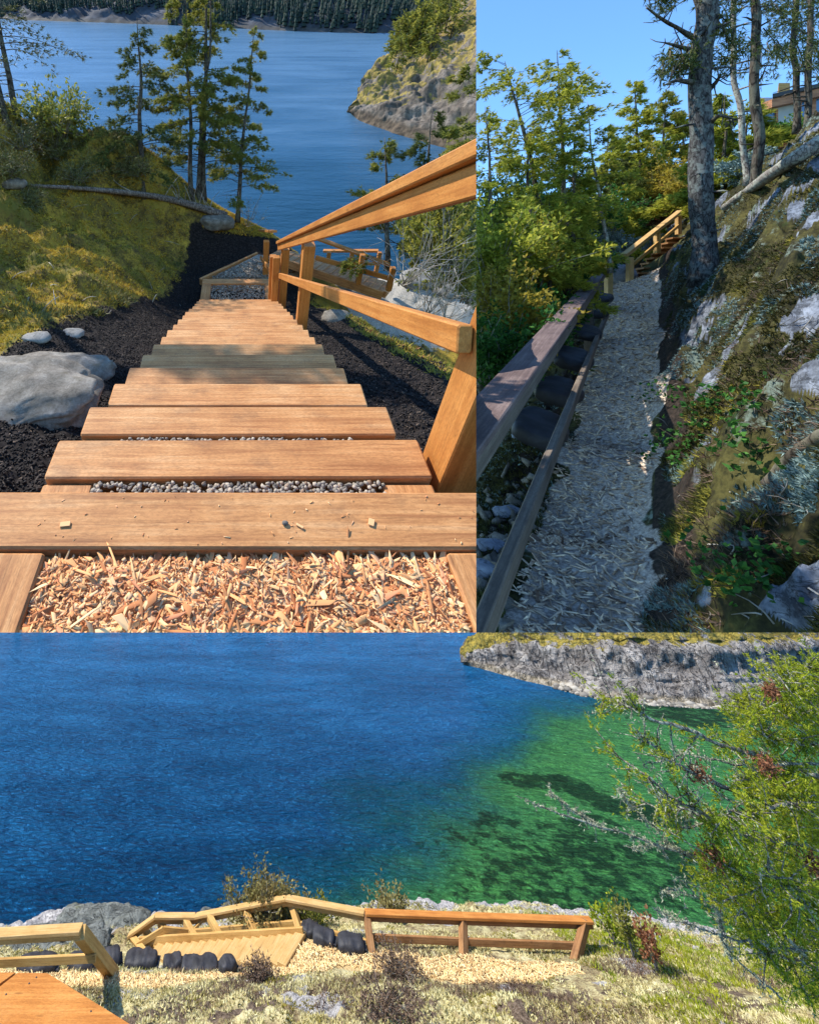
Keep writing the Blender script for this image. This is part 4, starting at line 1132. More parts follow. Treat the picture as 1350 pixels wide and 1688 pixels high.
chip_field(B, 'leaf_litter', 900, samp_ground(HB, .6, 11, 1.8, 11, onpath, .014, 1.2), .05, .03, .003, 'dry_litter', seed=19, tilt=.4, label='scattered brown leaves and bark bits on the chip path', cat='leaf litter')
# handrail on the left
hb = thing(B, 'handrail', (3.2, 4.6, -1.3), 'dark brown weathered handrail with a wide flat cap beside the shaded chip path', 'handrail')
nR, fR = np.array([.91, 1.75, -.55]), np.array([8.07, 10.0, .98])
dR = unit(fR - nR); sd = unit(np.cross([0, 0, 1], dR))
n0 = nR - dR * .7
board(B, hb, 'cap_rail', n0 + sd * .09, fR + sd * .09, .18, .04, 'cap_wood', ch=.006)
board(B, hb, 'top_board', n0 + sd * .035 - [0, 0, .075], fR + sd * .035 - [0, 0, .075], .04, .105, 'weathered_wood')
nL, fL = np.array([.795, 1.48, -1.01]), np.array([8.14, 10.0, .20])
board(B, hb, 'lower_board', nL - unit(fL - nL) * .3, fL, .045, .10, 'weathered_wood')
for D in (5.0, 7.6, 9.9):
    t = (D - nR[1]) / (fR[1] - nR[1]); q = nR + (fR - nR) * t + sd * .12
    if D == 5.0: continue
    zg = float(HB(q[0], q[1]))
    b_ = np.array([q[0], q[1], zg - .1])
    board(B, hb, 'post', b_, np.array([q[0], q[1], q[2] - .02]), .12, .12, 'weathered_wood', up=tuple(dR * [1, 1, 0]))
q = B.P(1003, 452, D=11.2)
post(B, hb, q - [0, 0, .5], .93, .13, 'gold_rail_wood', name='end_post')

# sandbags
def sandbag(W, p, L, w, h, rz, seed, label, group, tilt=0.0, slope=0.0):
    nu, nv = 36, 22
    uu = np.linspace(-1, 1, nu); vv = np.linspace(0, 2 * math.pi, nv, endpoint=False)
    prof = (1 - np.abs(uu) ** 6) ** .4 + .03
    ex = .5
    cy = np.sign(np.cos(vv)) * np.abs(np.cos(vv)) ** ex; cz = np.sign(np.sin(vv)) * np.abs(np.sin(vv)) ** .8
    V = np.stack([np.repeat(uu[:, None] * L / 2, nv, 1), prof[:, None] * cy[None] * w / 2 * (1 + .06 * np.cos(uu * 5))[:, None], prof[:, None] ** .8 * cz[None] * h / 2], -1).reshape(-1, 3)
    V += .05 * h * 3 * np.stack([fbm(V[:, 0] * 5, V[:, 1] * 5, V[:, 2] * 5, 3, seed + k) for k in range(3)], -1) * [.3, .5, 1]
    V[:, 2] += .035 * h * ridged(V[:, 0] * 9, V[:, 1] * 6, seed, 3, seed)
    i = np.arange(nu - 1)[:, None] * nv; j = np.arange(nv)[None]; k = (j + 1) % nv
    Fq = np.stack([i + j, i + nv + j, i + nv + k, i + k], -1).reshape(-1, 4).tolist()
    Fq += [list(range(nv)), list(range((nu - 1) * nv, nu * nv))[::-1]]
    R = Matrix.Rotation(rz, 3, 'Z') @ Matrix.Rotation(slope, 3, 'Y') @ Matrix.Rotation(tilt, 3, 'X')
    V = V @ np.array(R).T + p
    t = thing(W, 'sandbag', p, label, 'sandbag', group)
    put(W, 'bag', V, Fq, 'sandbag_cloth', t, smooth=True)
    # sewn hem at the end of the sack
    e = np.array([[L / 2 * 1.02, y, 0.0] for y in np.linspace(-w * .33, w * .33, 9)]); e[:, 2] += .03 * h * np.sin(np.arange(9) * 2.1)
    V2 = np.vstack([e + [-.03, 0, .012], e + [.035, 0, .008], e + [.035, 0, -.008], e + [-.03, 0, -.012]]) @ np.array(R).T + p
    f2 = []
    for a in range(8):
        for b_ in range(4):
            c_ = (b_ + 1) % 4
            f2.append((b_ * 9 + a, b_ * 9 + a + 1, c_ * 9 + a + 1, c_ * 9 + a))
    put(W, 'hem', V2, f2, 'sandbag_cloth', t)
    return t
rzp = math.atan2(dR[1], dR[0])
for i, (u, v, D, s) in enumerate(((893, 705, 3.75, 1.0), (925, 645, 4.55, 1.0), (948, 592, 5.5, 1.05), (966, 548, 6.7, 1.1), (982, 513, 8.1, 1.2), (993, 490, 9.6, 1.2))):
    p = B.P(u, v, D=D)
    sandbag(B, p + sd * .02, .58 * s, .38, .15, rzp + rng.normal(0, .05), 60 + i,
            ['nearest black sandbag under the lower board of the path rail', 'second black sandbag from the near end under the path rail', 'third black sandbag along the path edge',
             'fourth black sandbag along the path edge before the post', 'fifth black sandbag just behind the rail post', 'farthest black sandbag at the head of the chip path'][i], 'black sandbags holding the path edge', tilt=.25, slope=-.18)

# stairs climbing at the end of the path
sb = thing(B, 'upper_stairs', B.P(1060, 469, D=12.6), 'short dark brown timber flight climbing right at the end of the chip path', 'stairs')
for i in range(10):
    t = i / 9; D = 12.6 + 3.0 * t
    p = B.P(1030 + 72 * t, 467 - 74 * t, D=D); q = B.P(1092 + 36 * t, 467 - 74 * t, D=D)
    board(B, sb, 'tread', p, q, .30, .055, 'brown_wood')
    board(B, sb, 'riser', p - [0, -.1, .09], q - [0, -.1, .09], .03, .12, 'brown_wood')
rb = thing(B, 'upper_handrail', B.P(1037, 468, D=12.5), 'sunlit pale yellow handrail climbing beside the upper stairs', 'handrail')
board(B, rb, 'cap_rail', B.P(1028, 421, D=12.5), B.P(1121, 348, D=15.6), .16, .10, 'gold_rail_wood')
board(B, rb, 'lower_board', B.P(1036, 441, D=12.5), B.P(1119, 371, D=15.6), .05, .10, 'pale_rail_wood')
for (u, vb, vt, D) in ((1038, 470, 424, 12.5), (1083, 417, 382, 14.2), (1118, 386, 352, 15.6)):
    q = B.P(u, vb, D=D); post(B, rb, q, (vb - vt) / F * D, .13, 'gold_rail_wood')
p = B.P(1018, 452, D=13.2); V, Fc = stone((0, 0, 0), .42, 44, (.55, 1.2, .75), 4, .16)
V = V @ np.array(Matrix.Rotation(-.5, 3, 'Y')).T + p
put(B, 'boulder', V, Fc, 'blue_granite', smooth=True, base=p, label='smooth bluish rock leaning left of the upper stairs', cat='boulder')

# moss, lichen, litter on the slope: sample in a fan so that the near part is finer
g = np.random.default_rng(41)
def fan(n, D0, D1, pw=1.0, r0_=.5, r1_=1.35):
    D = D0 * (D1 / D0) ** (g.uniform(0, 1, n) ** pw); rr = g.uniform(r0_, r1_, n)
    return np.stack([rr * D, D], -1)
def slope(q, gap=.06):
    l, r = pathmask(q[:, 0], q[:, 1]); return r > gap + .08 * fbm(q[:, 0] * 5, q[:, 1] * 5, 0, 2, 2)
def nz(q, s, seed): return fbm(q[:, 0] * s, q[:, 1] * s, q[:, 2] * s, 3, seed)
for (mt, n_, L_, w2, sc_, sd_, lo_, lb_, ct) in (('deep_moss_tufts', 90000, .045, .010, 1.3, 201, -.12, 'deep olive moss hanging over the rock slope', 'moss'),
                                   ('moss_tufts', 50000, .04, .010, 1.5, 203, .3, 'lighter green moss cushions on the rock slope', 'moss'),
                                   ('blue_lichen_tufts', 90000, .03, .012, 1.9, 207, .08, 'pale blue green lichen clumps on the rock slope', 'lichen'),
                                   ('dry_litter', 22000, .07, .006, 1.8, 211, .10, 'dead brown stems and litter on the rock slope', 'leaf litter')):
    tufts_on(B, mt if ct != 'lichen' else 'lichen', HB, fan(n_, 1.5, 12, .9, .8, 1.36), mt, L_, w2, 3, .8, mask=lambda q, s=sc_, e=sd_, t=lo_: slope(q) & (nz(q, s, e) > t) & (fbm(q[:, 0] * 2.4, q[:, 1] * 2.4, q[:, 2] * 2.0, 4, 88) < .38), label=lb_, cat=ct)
def leftside(q):
    l, r = pathmask(q[:, 0], q[:, 1]); return l > .05
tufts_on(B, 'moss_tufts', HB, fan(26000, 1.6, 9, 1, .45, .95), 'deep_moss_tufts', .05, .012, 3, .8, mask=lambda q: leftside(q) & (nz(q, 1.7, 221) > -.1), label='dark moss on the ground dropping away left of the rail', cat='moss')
tufts_on(B, 'lichen', HB, fan(9000, 1.6, 9, 1, .45, .95), 'blue_lichen_tufts', .035, .012, 3, .8, mask=lambda q: leftside(q) & (nz(q, 2.2, 225) > .25), label='pale lichen on the ground left of the rail', cat='lichen')
chip_field(B, 'stones', 500, samp_ground(HB, .9, 3.2, 1.9, 4.4, lambda x, y: pathmask(x, y)[0] > .05, .0, 1.3), .09, .06, .05, 'boulder_stone', seed=17, tilt=.5,
           label='small loose stones beside the lower board of the rail', cat='stones')
for i, (u, v, lb_) in enumerate(((815, 905, 'grey stone nearest the lower board'), (800, 940, 'angular bluish stone at the left seam under the rail'), (836, 845, 'pale flat stone left of the lower board'), (862, 720, 'white topped stone beside the sandbags'))):
    p = hit(B, HB, u, v, 1.0, 20); V, Fc = stone((0, 0, 0), .10, 240 + i, (1.2, .8, .6), 3, .25)
    put(B, 'stone', V + p, Fc, 'blue_granite', smooth=True, base=p, label=lb_, cat='stone')
# broad leaved plants
def leafy_plant(W, H, u, v, h, r, n_, seed, label, mat='fern_leaves', nl=.06):
    p = hit(W, H, u, v, 1.0, 20); gg_ = np.random.default_rng(seed)
    t = thing(W, 'leafy_plant', p, label, 'plant', 'broad leaved plants on the rock slope')
    a = AccT(); P_ = p + gg_.normal(0, 1, (n_, 3)) * [r, r, h * .4] + [0, 0, h * .4]
    for q in P_[::9]: a.add(*tube(np.stack([p, (p + q) / 2 + gg_.normal(0, .01, 3), q]), [.0025, .002, .001], 3))
    put(W, 'stem', a.V(), a.F(), 'plant_stem', t)
    D_ = gg_.normal(0, 1, (n_, 3)) * [1, 1, .4] + [-.3, -.5, .3]
    V, Fc = blades(P_, D_, 4, nl * .72, nl * .45, .7, True)
    put(W, 'leaves', V, Fc, mat, t)
for i, a in enumerate(((1275, 955, .16, .12, 90, 'broad green leaves at the foot of the slope in the lower right'), (1235, 975, .12, .10, 60, 'lighter green leaves low on the slope near the floor'),
                    (1172, 690, .16, .12, 60, 'dark green leaves beside the narrow rock face'), (1232, 675, .14, .10, 50, 'dark leaves growing in front of the large bluish rock'),
                    (1098, 662, .18, .12, 50, 'green leaves spilling onto the path edge'), (1130, 760, .16, .14, 60, 'small green shrublet above the chips'),
                    (1150, 740, .14, .14, 50, 'bright green fern right of the shrublet'), (1245, 760, .12, .10, 40, 'green sprig in the dark hollow below the lichen'))):
    leafy_plant(B, HB, a[0], a[1], a[2], a[3], a[4], 70 + i, a[5], nl=.045 if a[1] > 900 else .05)
# logs
def log(W, pts, r0_, r1_, label, mat='log_bark', name='log', seed=1, n_=20):
    P_ = curve(pts, n_); V, Fc = tube(P_, np.linspace(r0_, r1_, n_), 10, .12, seed)
    return put(W, name, V, Fc, mat, smooth=True, base=P_[n_ // 2], label=label, cat='log')
log(B, [hit(B, HB, 1195, 350, 1, 20) + [0, 0, .1], hit(B, HB, 1245, 322, 1, 20) + [0, 0, .16], hit(B, HB, 1300, 292, 1, 20) + [0, 0, .2], hit(B, HB, 1360, 262, 1, 20) + [0, 0, .25]], .06, .10, 'long pale fallen log slanting across the upper slope behind the big trunk', 'pale_bark')
log(B, [hit(B, HB, 1262, 800, 1, 20) + [0, 0, .0], hit(B, HB, 1310, 768, 1, 20) + [0, 0, .05], hit(B, HB, 1365, 735, 1, 20) + [0, 0, .05]], .022, .034, 'dark reddish log sticking out of the slope at the right edge', 'fir_bark', seed=4)
tw = AccT()
for i in range(60):
    p = hit(B, HB, g.uniform(1080, 1340), g.uniform(420, 1030), 1, 20); d = unit(g.normal(0, 1, 3)) * g.uniform(.04, .14)
    tw.add(*tube(curve([p + [0, -.03, .02], p + d * .5 + [0, -.05, .04], p + d + [0, -.03, .02]], 4), [.004, .0035, .0025, .0015], 3))
put(B, 'fallen_twigs', tw.V(), tw.F(), 'bare_twig', kind='stuff', label='thin bare twigs lying over the mossy rock slope', cat='twigs')

# --- trees
def trunkB(ub, vb, ut, vt, D, r0_, label, mat='grey_bark', name='tall_tree', wob=.05, seed=1, dead=(), crown=None, Dt=None, n_=26):
    b_, t_ = B.P(ub, vb, D=D), B.P(ut, vt, D=Dt or D)
    t = thing(B, name, b_, label, 'tree', 'tall bare trunks beside the path')
    s = np.linspace(0, 1, n_); P_ = b_ + (t_ - b_) * s[:, None]
    P_ = P_ + np.stack([fbm(s * 4 + seed, 0 * s, 0, 2, seed), fbm(s * 4, 0 * s, 0, 2, seed + 5), 0 * s], -1) * wob
    rr = r0_ * (1 - .22 * s); rr[0] *= 1.5; rr[1] *= 1.18; P_[0, 2] -= r0_
    a = AccT(); a.add(*tube(P_, rr, 14, .12, seed))
    gg_ = np.random.default_rng(seed)
    for k in range(14):                                      # scars and stubs
        f = gg_.uniform(.1, .95); p = b_ + (t_ - b_) * f; an = gg_.uniform(0, 6.28); d = np.array([math.cos(an), math.sin(an), gg_.uniform(-.2, .3)])
        L_ = gg_.uniform(.08, .3); a.add(*tube(np.stack([p, p + d * (r0_ + L_ * .5), p + d * (r0_ + L_) + gg_.normal(0, .03, 3)]), [.022, .014, .004], 5))
    put(B, 'trunk', a.V(), a.F(), mat, t, smooth=True)
    for pts in dead:
        P3 = [B.P(u, v, D=dd) for (u, v, dd) in pts]; P4 = curve(P3, 12); a = AccT()
        a.add(*tube(P4, np.linspace(r0_ * .28, r0_ * .08, 12), 6, .25, seed))
        for k in range(9):
            q = P4[gg_.integers(3, 12)]; d = gg_.normal(0, 1, 3) * [1, .5, 1] * .14; a.add(*tube(np.stack([q, q + d * .6, q + d + [0, 0, .03]]), [r0_ * .07, r0_ * .05, .004], 3))
        put(B, 'limb', a.V(), a.F(), 'fir_bark', t)
    if crown:
        PP, DD = [], []; a = AccT()
        for (u, v, ru, rv, n_c) in crown:
            c = B.P(u, v, D=D)
            for k in range(n_c):
                e = c + np.array([gg_.uniform(-1, 1) * ru, gg_.uniform(-1, 1) * ru * .8, gg_.uniform(-1, 1) * rv]) / F * D
                d = unit(e - (b_ + (t_ - b_) * .9) + gg_.normal(0, .5, 3)); L_ = gg_.uniform(.15, .45)
                a.add(*tube(np.stack([e - d * L_, e]), [.010, .004], 3))
                s2_ = gg_.uniform(0, 1, (9, 1)); PP.append(e - d * L_ * s2_ + gg_.normal(0, .05, (9, 3))); DD.append(np.repeat((d + gg_.normal(0, .4, 3))[None], 9, 0))
        V, Fc = blades(np.concatenate(PP), np.concatenate(DD), 7, .10, .013, .8)
        put(B, 'crown', V, Fc, 'dark_needles', t); put(B, 'twigs', a.V(), a.F(), 'fir_bark', t, kind='stuff')
    return t
trunkB(1175, 455, 1143, -130, 6.4, .135, 'thick rough grey trunk rising from the mossy rock beside the path', seed=3, wob=.10,
       dead=([(1143, 62, 6.4), (1118, 46, 6.3), (1090, 30, 6.2), (1066, 12, 6.1)], [(1143, 82, 6.4), (1120, 76, 6.3), (1097, 70, 6.2)], [(1140, 135, 6.4), (1115, 132, 6.2), (1094, 140, 6.1)], [(1165, 150, 6.4), (1180, 135, 6.3), (1186, 124, 6.2)], [(1168, 205, 6.4), (1186, 190, 6.2), (1212, 196, 6.1)]),
       crown=[(1108, 122, 28, 14, 26), (1190, 80, 26, 40, 26), (1100, 5, 22, 14, 14), (1160, -420, 160, 220, 380)])
trunkB(1225, 305, 1206, -60, 9.0, .05, 'slim pale trunk just right of the thick rough trunk', 'pale_bark', seed=5)
trunkB(1243, 320, 1243, -60, 8.6, .075, 'dark straight trunk with moss, third from the left among the tall trunks', 'fir_bark', seed=6, wob=.06, dead=([(1246, 140, 8.6), (1256, 125, 8.5), (1262, 110, 8.5)],), crown=[(1290, 60, 60, 55, 60), (1200, -10, 40, 20, 24), (1240, -260, 120, 120, 160)])
trunkB(1308, 215, 1311, -60, 11, .06, 'brown trunk in front of the house wall', 'fir_bark', seed=7, crown=[(1320, 80, 45, 40, 44), (1300, 20, 50, 25, 44)])
trunkB(1328, 240, 1339, -60, 10.5, .06, 'dark trunk nearest the right edge in front of the house window', 'fir_bark', seed=8, crown=[(1345, 120, 24, 40, 26), (1335, -180, 80, 80, 90)])

def treeB(ub, vb, ut, vt, D, r0_, start, R, nb, label, **kw):
    return conifer(B, kw.pop('name', 'fir_tree'), B.P(ub, vb, D=D), B.P(ut, vt, D=D), r0_, start, R, nb, label, **kw)
grp = 'sunlit trees left of the path'
common = dict(per=10, tufts=8, nl=.075, nw=.014)
farther = dict(per=12, tufts=9, nl=.17, nw=.034)
treeB(912, 430, 832, 100, 7.3, .055, .42, .85, 52, 'leaning tree with a dense rounded top, leftmost against the sky', seed=401, needles='sunny_leaves', twigs=7, prof=lambda h: .45 + .6 * math.sin(math.pi * min(1, h * .8 + .2)), droop=.05, up=.3, group=grp, gaps=.15, **common)
treeB(935, 480, 918, 82, 7.4, .05, .12, .9, 74, 'tall conical pale green fir left of the thin dead trunk', seed=402, needles='sunny_leaves', twigs=7, group=grp, gaps=.25, **common)
treeB(1006, 445, 968, 165, 7.3, .032, .45, .42, 14, 'thin nearly bare trunk leaning left in front of the firs', seed=403, needles='fir_needles', barkm='pale_bark', twigs=6, group=grp, gaps=.35, dead=12, **common)
treeB(1060, 420, 1045, 132, 19.5, .10, .22, 1.25, 60, 'narrow fir with a ragged tip left of the golden bush', seed=404, needles='sunny_leaves', twigs=10, group=grp, gaps=.08, **farther)
treeB(1095, 400, 1098, 150, 20, .11, .25, 1.8, 60, 'broad fir directly behind the upper handrail', seed=405, needles='fir_needles', twigs=10, group=grp, gaps=.08, **farther)
treeB(1128, 380, 1122, 185, 19.5, .10, .25, 1.4, 50, 'green fir partly hidden by the thick trunk', seed=406, needles='sunny_leaves', twigs=10, group=grp, gaps=.08, **farther)
treeB(880, 500, 868, 210, 7.0, .045, .1, .95, 52, 'mid height fir with yellow green sprays under the leaning tree', seed=407, needles='sunny_leaves', twigs=9, group=grp, gaps=.05, **common)
treeB(815, 520, 800, 175, 7.0, .05, .15, .9, 50, 'fir at the left seam reaching across the sky gap', seed=408, needles='sunny_leaves', twigs=8, group=grp, gaps=.12, **common)
treeB(945, 485, 945, 205, 7.5, .045, .1, .42, 52, 'fir filling the gap right of the tall conical fir', seed=409, needles='sunny_leaves', twigs=8, group=grp, gaps=.08, **common)
treeB(1000, 470, 1002, 215, 17.5, .08, .1, 1.5, 52, 'distant fir behind the thin nearly bare trunk', seed=410, needles='sunny_leaves', twigs=10, group=grp, gaps=.08, **farther)
treeB(1028, 450, 1025, 235, 19, .08, .1, 1.4, 40, 'farthest fir in the dip left of the ragged tip', seed=411, needles='dark_needles', twigs=10, group=grp, gaps=.08, **farther)
treeB(1190, 340, 1195, 150, 12.5, .06, .05, 1.2, 34, 'yellow green fir between the thick trunk and the slim trunk', seed=412, needles='sunny_leaves', twigs=10, group=grp, gaps=.05, **farther)
treeB(1228, 330, 1232, 170, 12.8, .06, .05, 1.1, 34, 'green fir left of the house', seed=413, needles='sunny_leaves', twigs=10, group=grp, gaps=.05, **farther)
treeB(840, 560, 835, 300, 7.5, .05, .05, 1.1, 32, 'low fir with broad sprays near the left seam', seed=414, needles='sunny_leaves', twigs=9, group=grp, gaps=.05, **common)
treeB(790, 600, 778, 330, 7.0, .05, .05, 1.1, 30, 'dark low fir cut by the left seam', seed=415, needles='dark_needles', twigs=9, group=grp, gaps=.05, **common)
treeB(905, 520, 905, 330, 6.8, .04, .05, .7, 30, 'young fir just left of the cap rail', seed=416, needles='sunny_leaves', twigs=9, group=grp, gaps=.05, **common)
treeB(948, 478, 950, 340, 8.2, .04, .05, .5, 26, 'young yellow fir beside the foot of the thin trunk', seed=417, needles='sunny_leaves', twigs=9, group=grp, gaps=.05, **common)
# undergrowth on the falling ground
bl = [
 (805, 500, 6.5, 1.1, .8, 'sunny_leaves', 'yellow green bush at the left seam, upper of the two by the rail cap'),
 (850, 520, 6.8, 1.0, .7, 'golden_leaves', 'golden bush just left of the middle of the cap rail'),
 (900, 500, 8.0, 1.0, .6, 'sunny_leaves', 'yellow green bush beside the pale slim trunks'),
 (935, 488, 8.6, .6, .35, 'fern_leaves', 'dark green bush behind the far half of the cap rail'),
 (820, 590, 5.4, .8, .6, 'golden_leaves', 'orange tinted low bush below the golden bush at the left'),
 (870, 570, 6.2, .7, .5, 'fern_leaves', 'dark green bush pressed against the cap rail'),
 (795, 640, 4.8, .7, .5, 'fern_leaves', 'shaded green bush lowest at the left seam'),
 (915, 545, 7.4, .4, .3, 'fern_leaves', 'small dark bush under the cap rail above the sandbags'),
 (950, 496, 8.8, .35, .22, 'sunny_leaves', 'small bright bush near the far end of the cap rail'),
 (975, 452, 12.8, .6, .4, 'fern_leaves', 'dark bush left of the end post of the rail'),
 (1005, 425, 15.5, .8, .7, 'blue_lichen_tufts', 'pale lichen covered bush left of the leaning bluish rock'),
 (1020, 385, 18.5, .9, .8, 'fern_leaves', 'dark green bush over the cap of the climbing handrail'),
 (1085, 345, 18.5, 1.6, 1.1, 'golden_leaves', 'tall golden bush glowing above the upper stairs'),
 (1062, 330, 19.5, 1.8, 1.0, 'sunny_leaves', 'yellow green bush left of the tall golden bush'),
 (1118, 350, 18.0, .8, .7, 'brown_leaves', 'reddish brown bush at the head of the upper stairs'),
 (1098, 358, 18.4, .6, .7, 'brown_leaves', 'russet bush under the tall golden bush'),
 (1142, 335, 16, .8, .7, 'golden_leaves', 'golden bush just left of the thick trunk'),
 (1200, 305, 13, .6, .6, 'brown_leaves', 'reddish brown bush between the thick trunk and the slim trunk'),
 (1262, 265, 13, .5, .6, 'brown_leaves', 'brown bush in front of the left house window'),
 (1300, 242, 13.5, .5, .6, 'fern_leaves', 'low green bush along the foot of the house'),
 (1345, 228, 13, .5, .5, 'sunny_leaves', 'bright bush at the right edge below the house'),
 (1230, 292, 11.5, .45, .5, 'blue_lichen_tufts', 'pale lichen covered bush at the foot of the dark straight trunk'),
 (850, 420, 11, 1.5, 1.1, 'fern_leaves', 'deep green bush below the leaning tree'),
 (800, 430, 11, 1.6, 1.1, 'sunny_leaves', 'large yellow green bush high at the left seam'),
 (900, 410, 13, 1.5, 1.2, 'sunny_leaves', 'large yellow green bush below the conical fir'),
 (955, 395, 15.5, 1.5, 1.2, 'fern_leaves', 'large green bush behind the thin bare trunk')]
for k, (u, v, D, h, r_, mt, lb_) in enumerate(bl):
    shrub(B, 'bush', B.P(u, v + 8, D=D), h, r_, 20, lb_, 'bush', 'bushes around the shaded path', mt, 'bare_twig', .075 * (D / 9) ** .5, .036 * (D / 9) ** .5, 3, 34, 600 + k, 5, .012)
for (pts, lb_) in (([(790, 400, 7.5), (830, 405, 7.4), (870, 418, 7.6), (915, 432, 8.2)], 'grey bare bough reaching from the left seam under the firs'),
                ([(860, 440, 8.0), (900, 425, 8.2), (930, 470, 8.8)], 'arched lichen grey bough above the bushes')):
    P_ = curve([B.P(*q[:2], D=q[2]) for q in pts], 20); a = AccT(); a.add(*tube(P_, np.linspace(.025, .05, 20), 6, .2, 2))
    for k in range(40):
        q = P_[g.integers(0, 19)]; d = g.normal(0, 1, 3) * .18; a.add(*tube(np.stack([q, q + d * .5 + g.normal(0, .02, 3), q + d]), [.010, .007, .003], 3))
    put(B, 'dead_bough', a.V(), a.F(), 'pale_bark', base=P_[10], label=lb_, cat='branch')
for (u, v0_, v1_, D, lb_) in ((936, 480, 330, 8.3, 'pale slim trunk standing in the sunlit undergrowth'), (945, 460, 350, 9.0, 'second pale slim trunk right of the first')):
    log(B, [B.P(u, v0_, D=D), B.P(u - 12, (v0_ + v1_) / 2, D=D), B.P(u - 10, v1_, D=D)], .06, .035, lb_, 'pale_bark', 'slim_trunk', 3)

# --- house
hD = 15.0
hp_ = lambda u, v, d=0: B.P(u, v, D=hD) + np.array([0, d, 0])
hs = thing(B, 'house', hp_(1300, 250), 'modern pale grey house with orange wood trim behind the trees on the ridge', 'house')
def box(W, parent, name, lo, hi, mat, **kw):
    lo, hi = np.asarray(lo, float), np.asarray(hi, float)
    V = [(x, y, z) for x in (lo[0], hi[0]) for y in (lo[1], hi[1]) for z in (lo[2], hi[2])]
    Fc = [(0, 1, 3, 2), (4, 6, 7, 5), (0, 4, 5, 1), (2, 3, 7, 6), (0, 2, 6, 4), (1, 5, 7, 3)]
    return put(W, name, V, Fc, mat, parent, **kw)
a = hp_(1250, 262); b_ = hp_(1420, 160)
def prism(W, parent, name, plan, z0, z1, mat):
    n_ = len(plan); z1 = z1 if np.ndim(z1) else [z1] * n_; z0 = z0 if np.ndim(z0) else [z0] * n_
    V = [(x, y, z) for (x, y), z in zip(plan, z0)] + [(x, y, z) for (x, y), z in zip(plan, z1)]
    Fq = [tuple(range(n_))[::-1], tuple(range(n_, 2 * n_))] + [(i, (i + 1) % n_, n_ + (i + 1) % n_, n_ + i) for i in range(n_)]
    return put(W, name, V, Fq, mat, parent)
prism(B, hs, 'wall', [(a[0], hD), (b_[0], hD), (b_[0] + 5.6, hD + 4), (a[0] + 5.6, hD + 4)], a[2] - 1, b_[2], 'house_wall')
r0a, r1a = hp_(1244, 172), hp_(1440, 128)
pl_ = [(r0a[0], hD - .5), (r1a[0], hD - .5), (r1a[0] + 6.5, hD + 4.3), (r0a[0] + 6.5, hD + 4.3)]
zz = [r0a[2], r1a[2], r1a[2] + .3, r0a[2] + .3]
prism(B, hs, 'roof', pl_, zz, [q + .12 for q in zz], 'house_roof')
pl_ = [(r0a[0] + .1, hD - .40), (r1a[0], hD - .40), (r1a[0], hD - .05), (r0a[0] + .1, hD - .05)]
zz = [r0a[2], r1a[2], r1a[2], r0a[2]]
prism(B, hs, 'fascia', pl_, [q - .26 for q in zz], [q - .004 for q in zz], 'house_trim')
for (u0_, u1_, v0_, v1_) in ((1254, 1274, 184, 214), (1254, 1274, 219, 244), (1316, 1333, 168, 208), (1340, 1362, 160, 206)):
    p0_, p1_ = hp_(u0_, v1_), hp_(u1_, v0_)
    w_ = bpy.data.objects
    fr = AccT; e = .07
    fo_ = box(B, hs, 'window', (p0_[0] - e, hD - .09, p0_[2] - e), (p1_[0] + e, hD - .004, p0_[2]), 'house_trim')
    for (lo, hi) in (((p0_[0] - e, hD - .09, p1_[2]), (p1_[0] + e, hD - .004, p1_[2] + e)), ((p0_[0] - e, hD - .088, p0_[2] + .002), (p0_[0], hD - .004, p1_[2] - .002)), ((p1_[0], hD - .088, p0_[2] + .002), (p1_[0] + e, hD - .004, p1_[2] - .002))):
        q = box(B, fo_, 'frame_bar', lo, hi, 'house_trim')
    box(B, fo_, 'pane', (p0_[0] + .002, hD - .05, p0_[2] + .002), (p1_[0] - .002, hD - .03, p1_[2] - .002), 'window_glass')
box(B, hs, 'corner_post', (hp_(1249, 200)[0], hD - .14, a[2] - 1), (hp_(1252, 200)[0], hD - .002, b_[2] - .1), 'house_trim')
q0, q1 = hp_(1283, 160), hp_(1302, 136)
prism(B, hs, 'roof_box', [(q0[0] * 1.067, hD + 1), (q1[0] * 1.067, hD + 1), (q1[0] * 1.13, hD + 2), (q0[0] * 1.13, hD + 2)], q0[2] * 1.067 - .3, q1[2] * 1.067, 'pale_rail_wood')
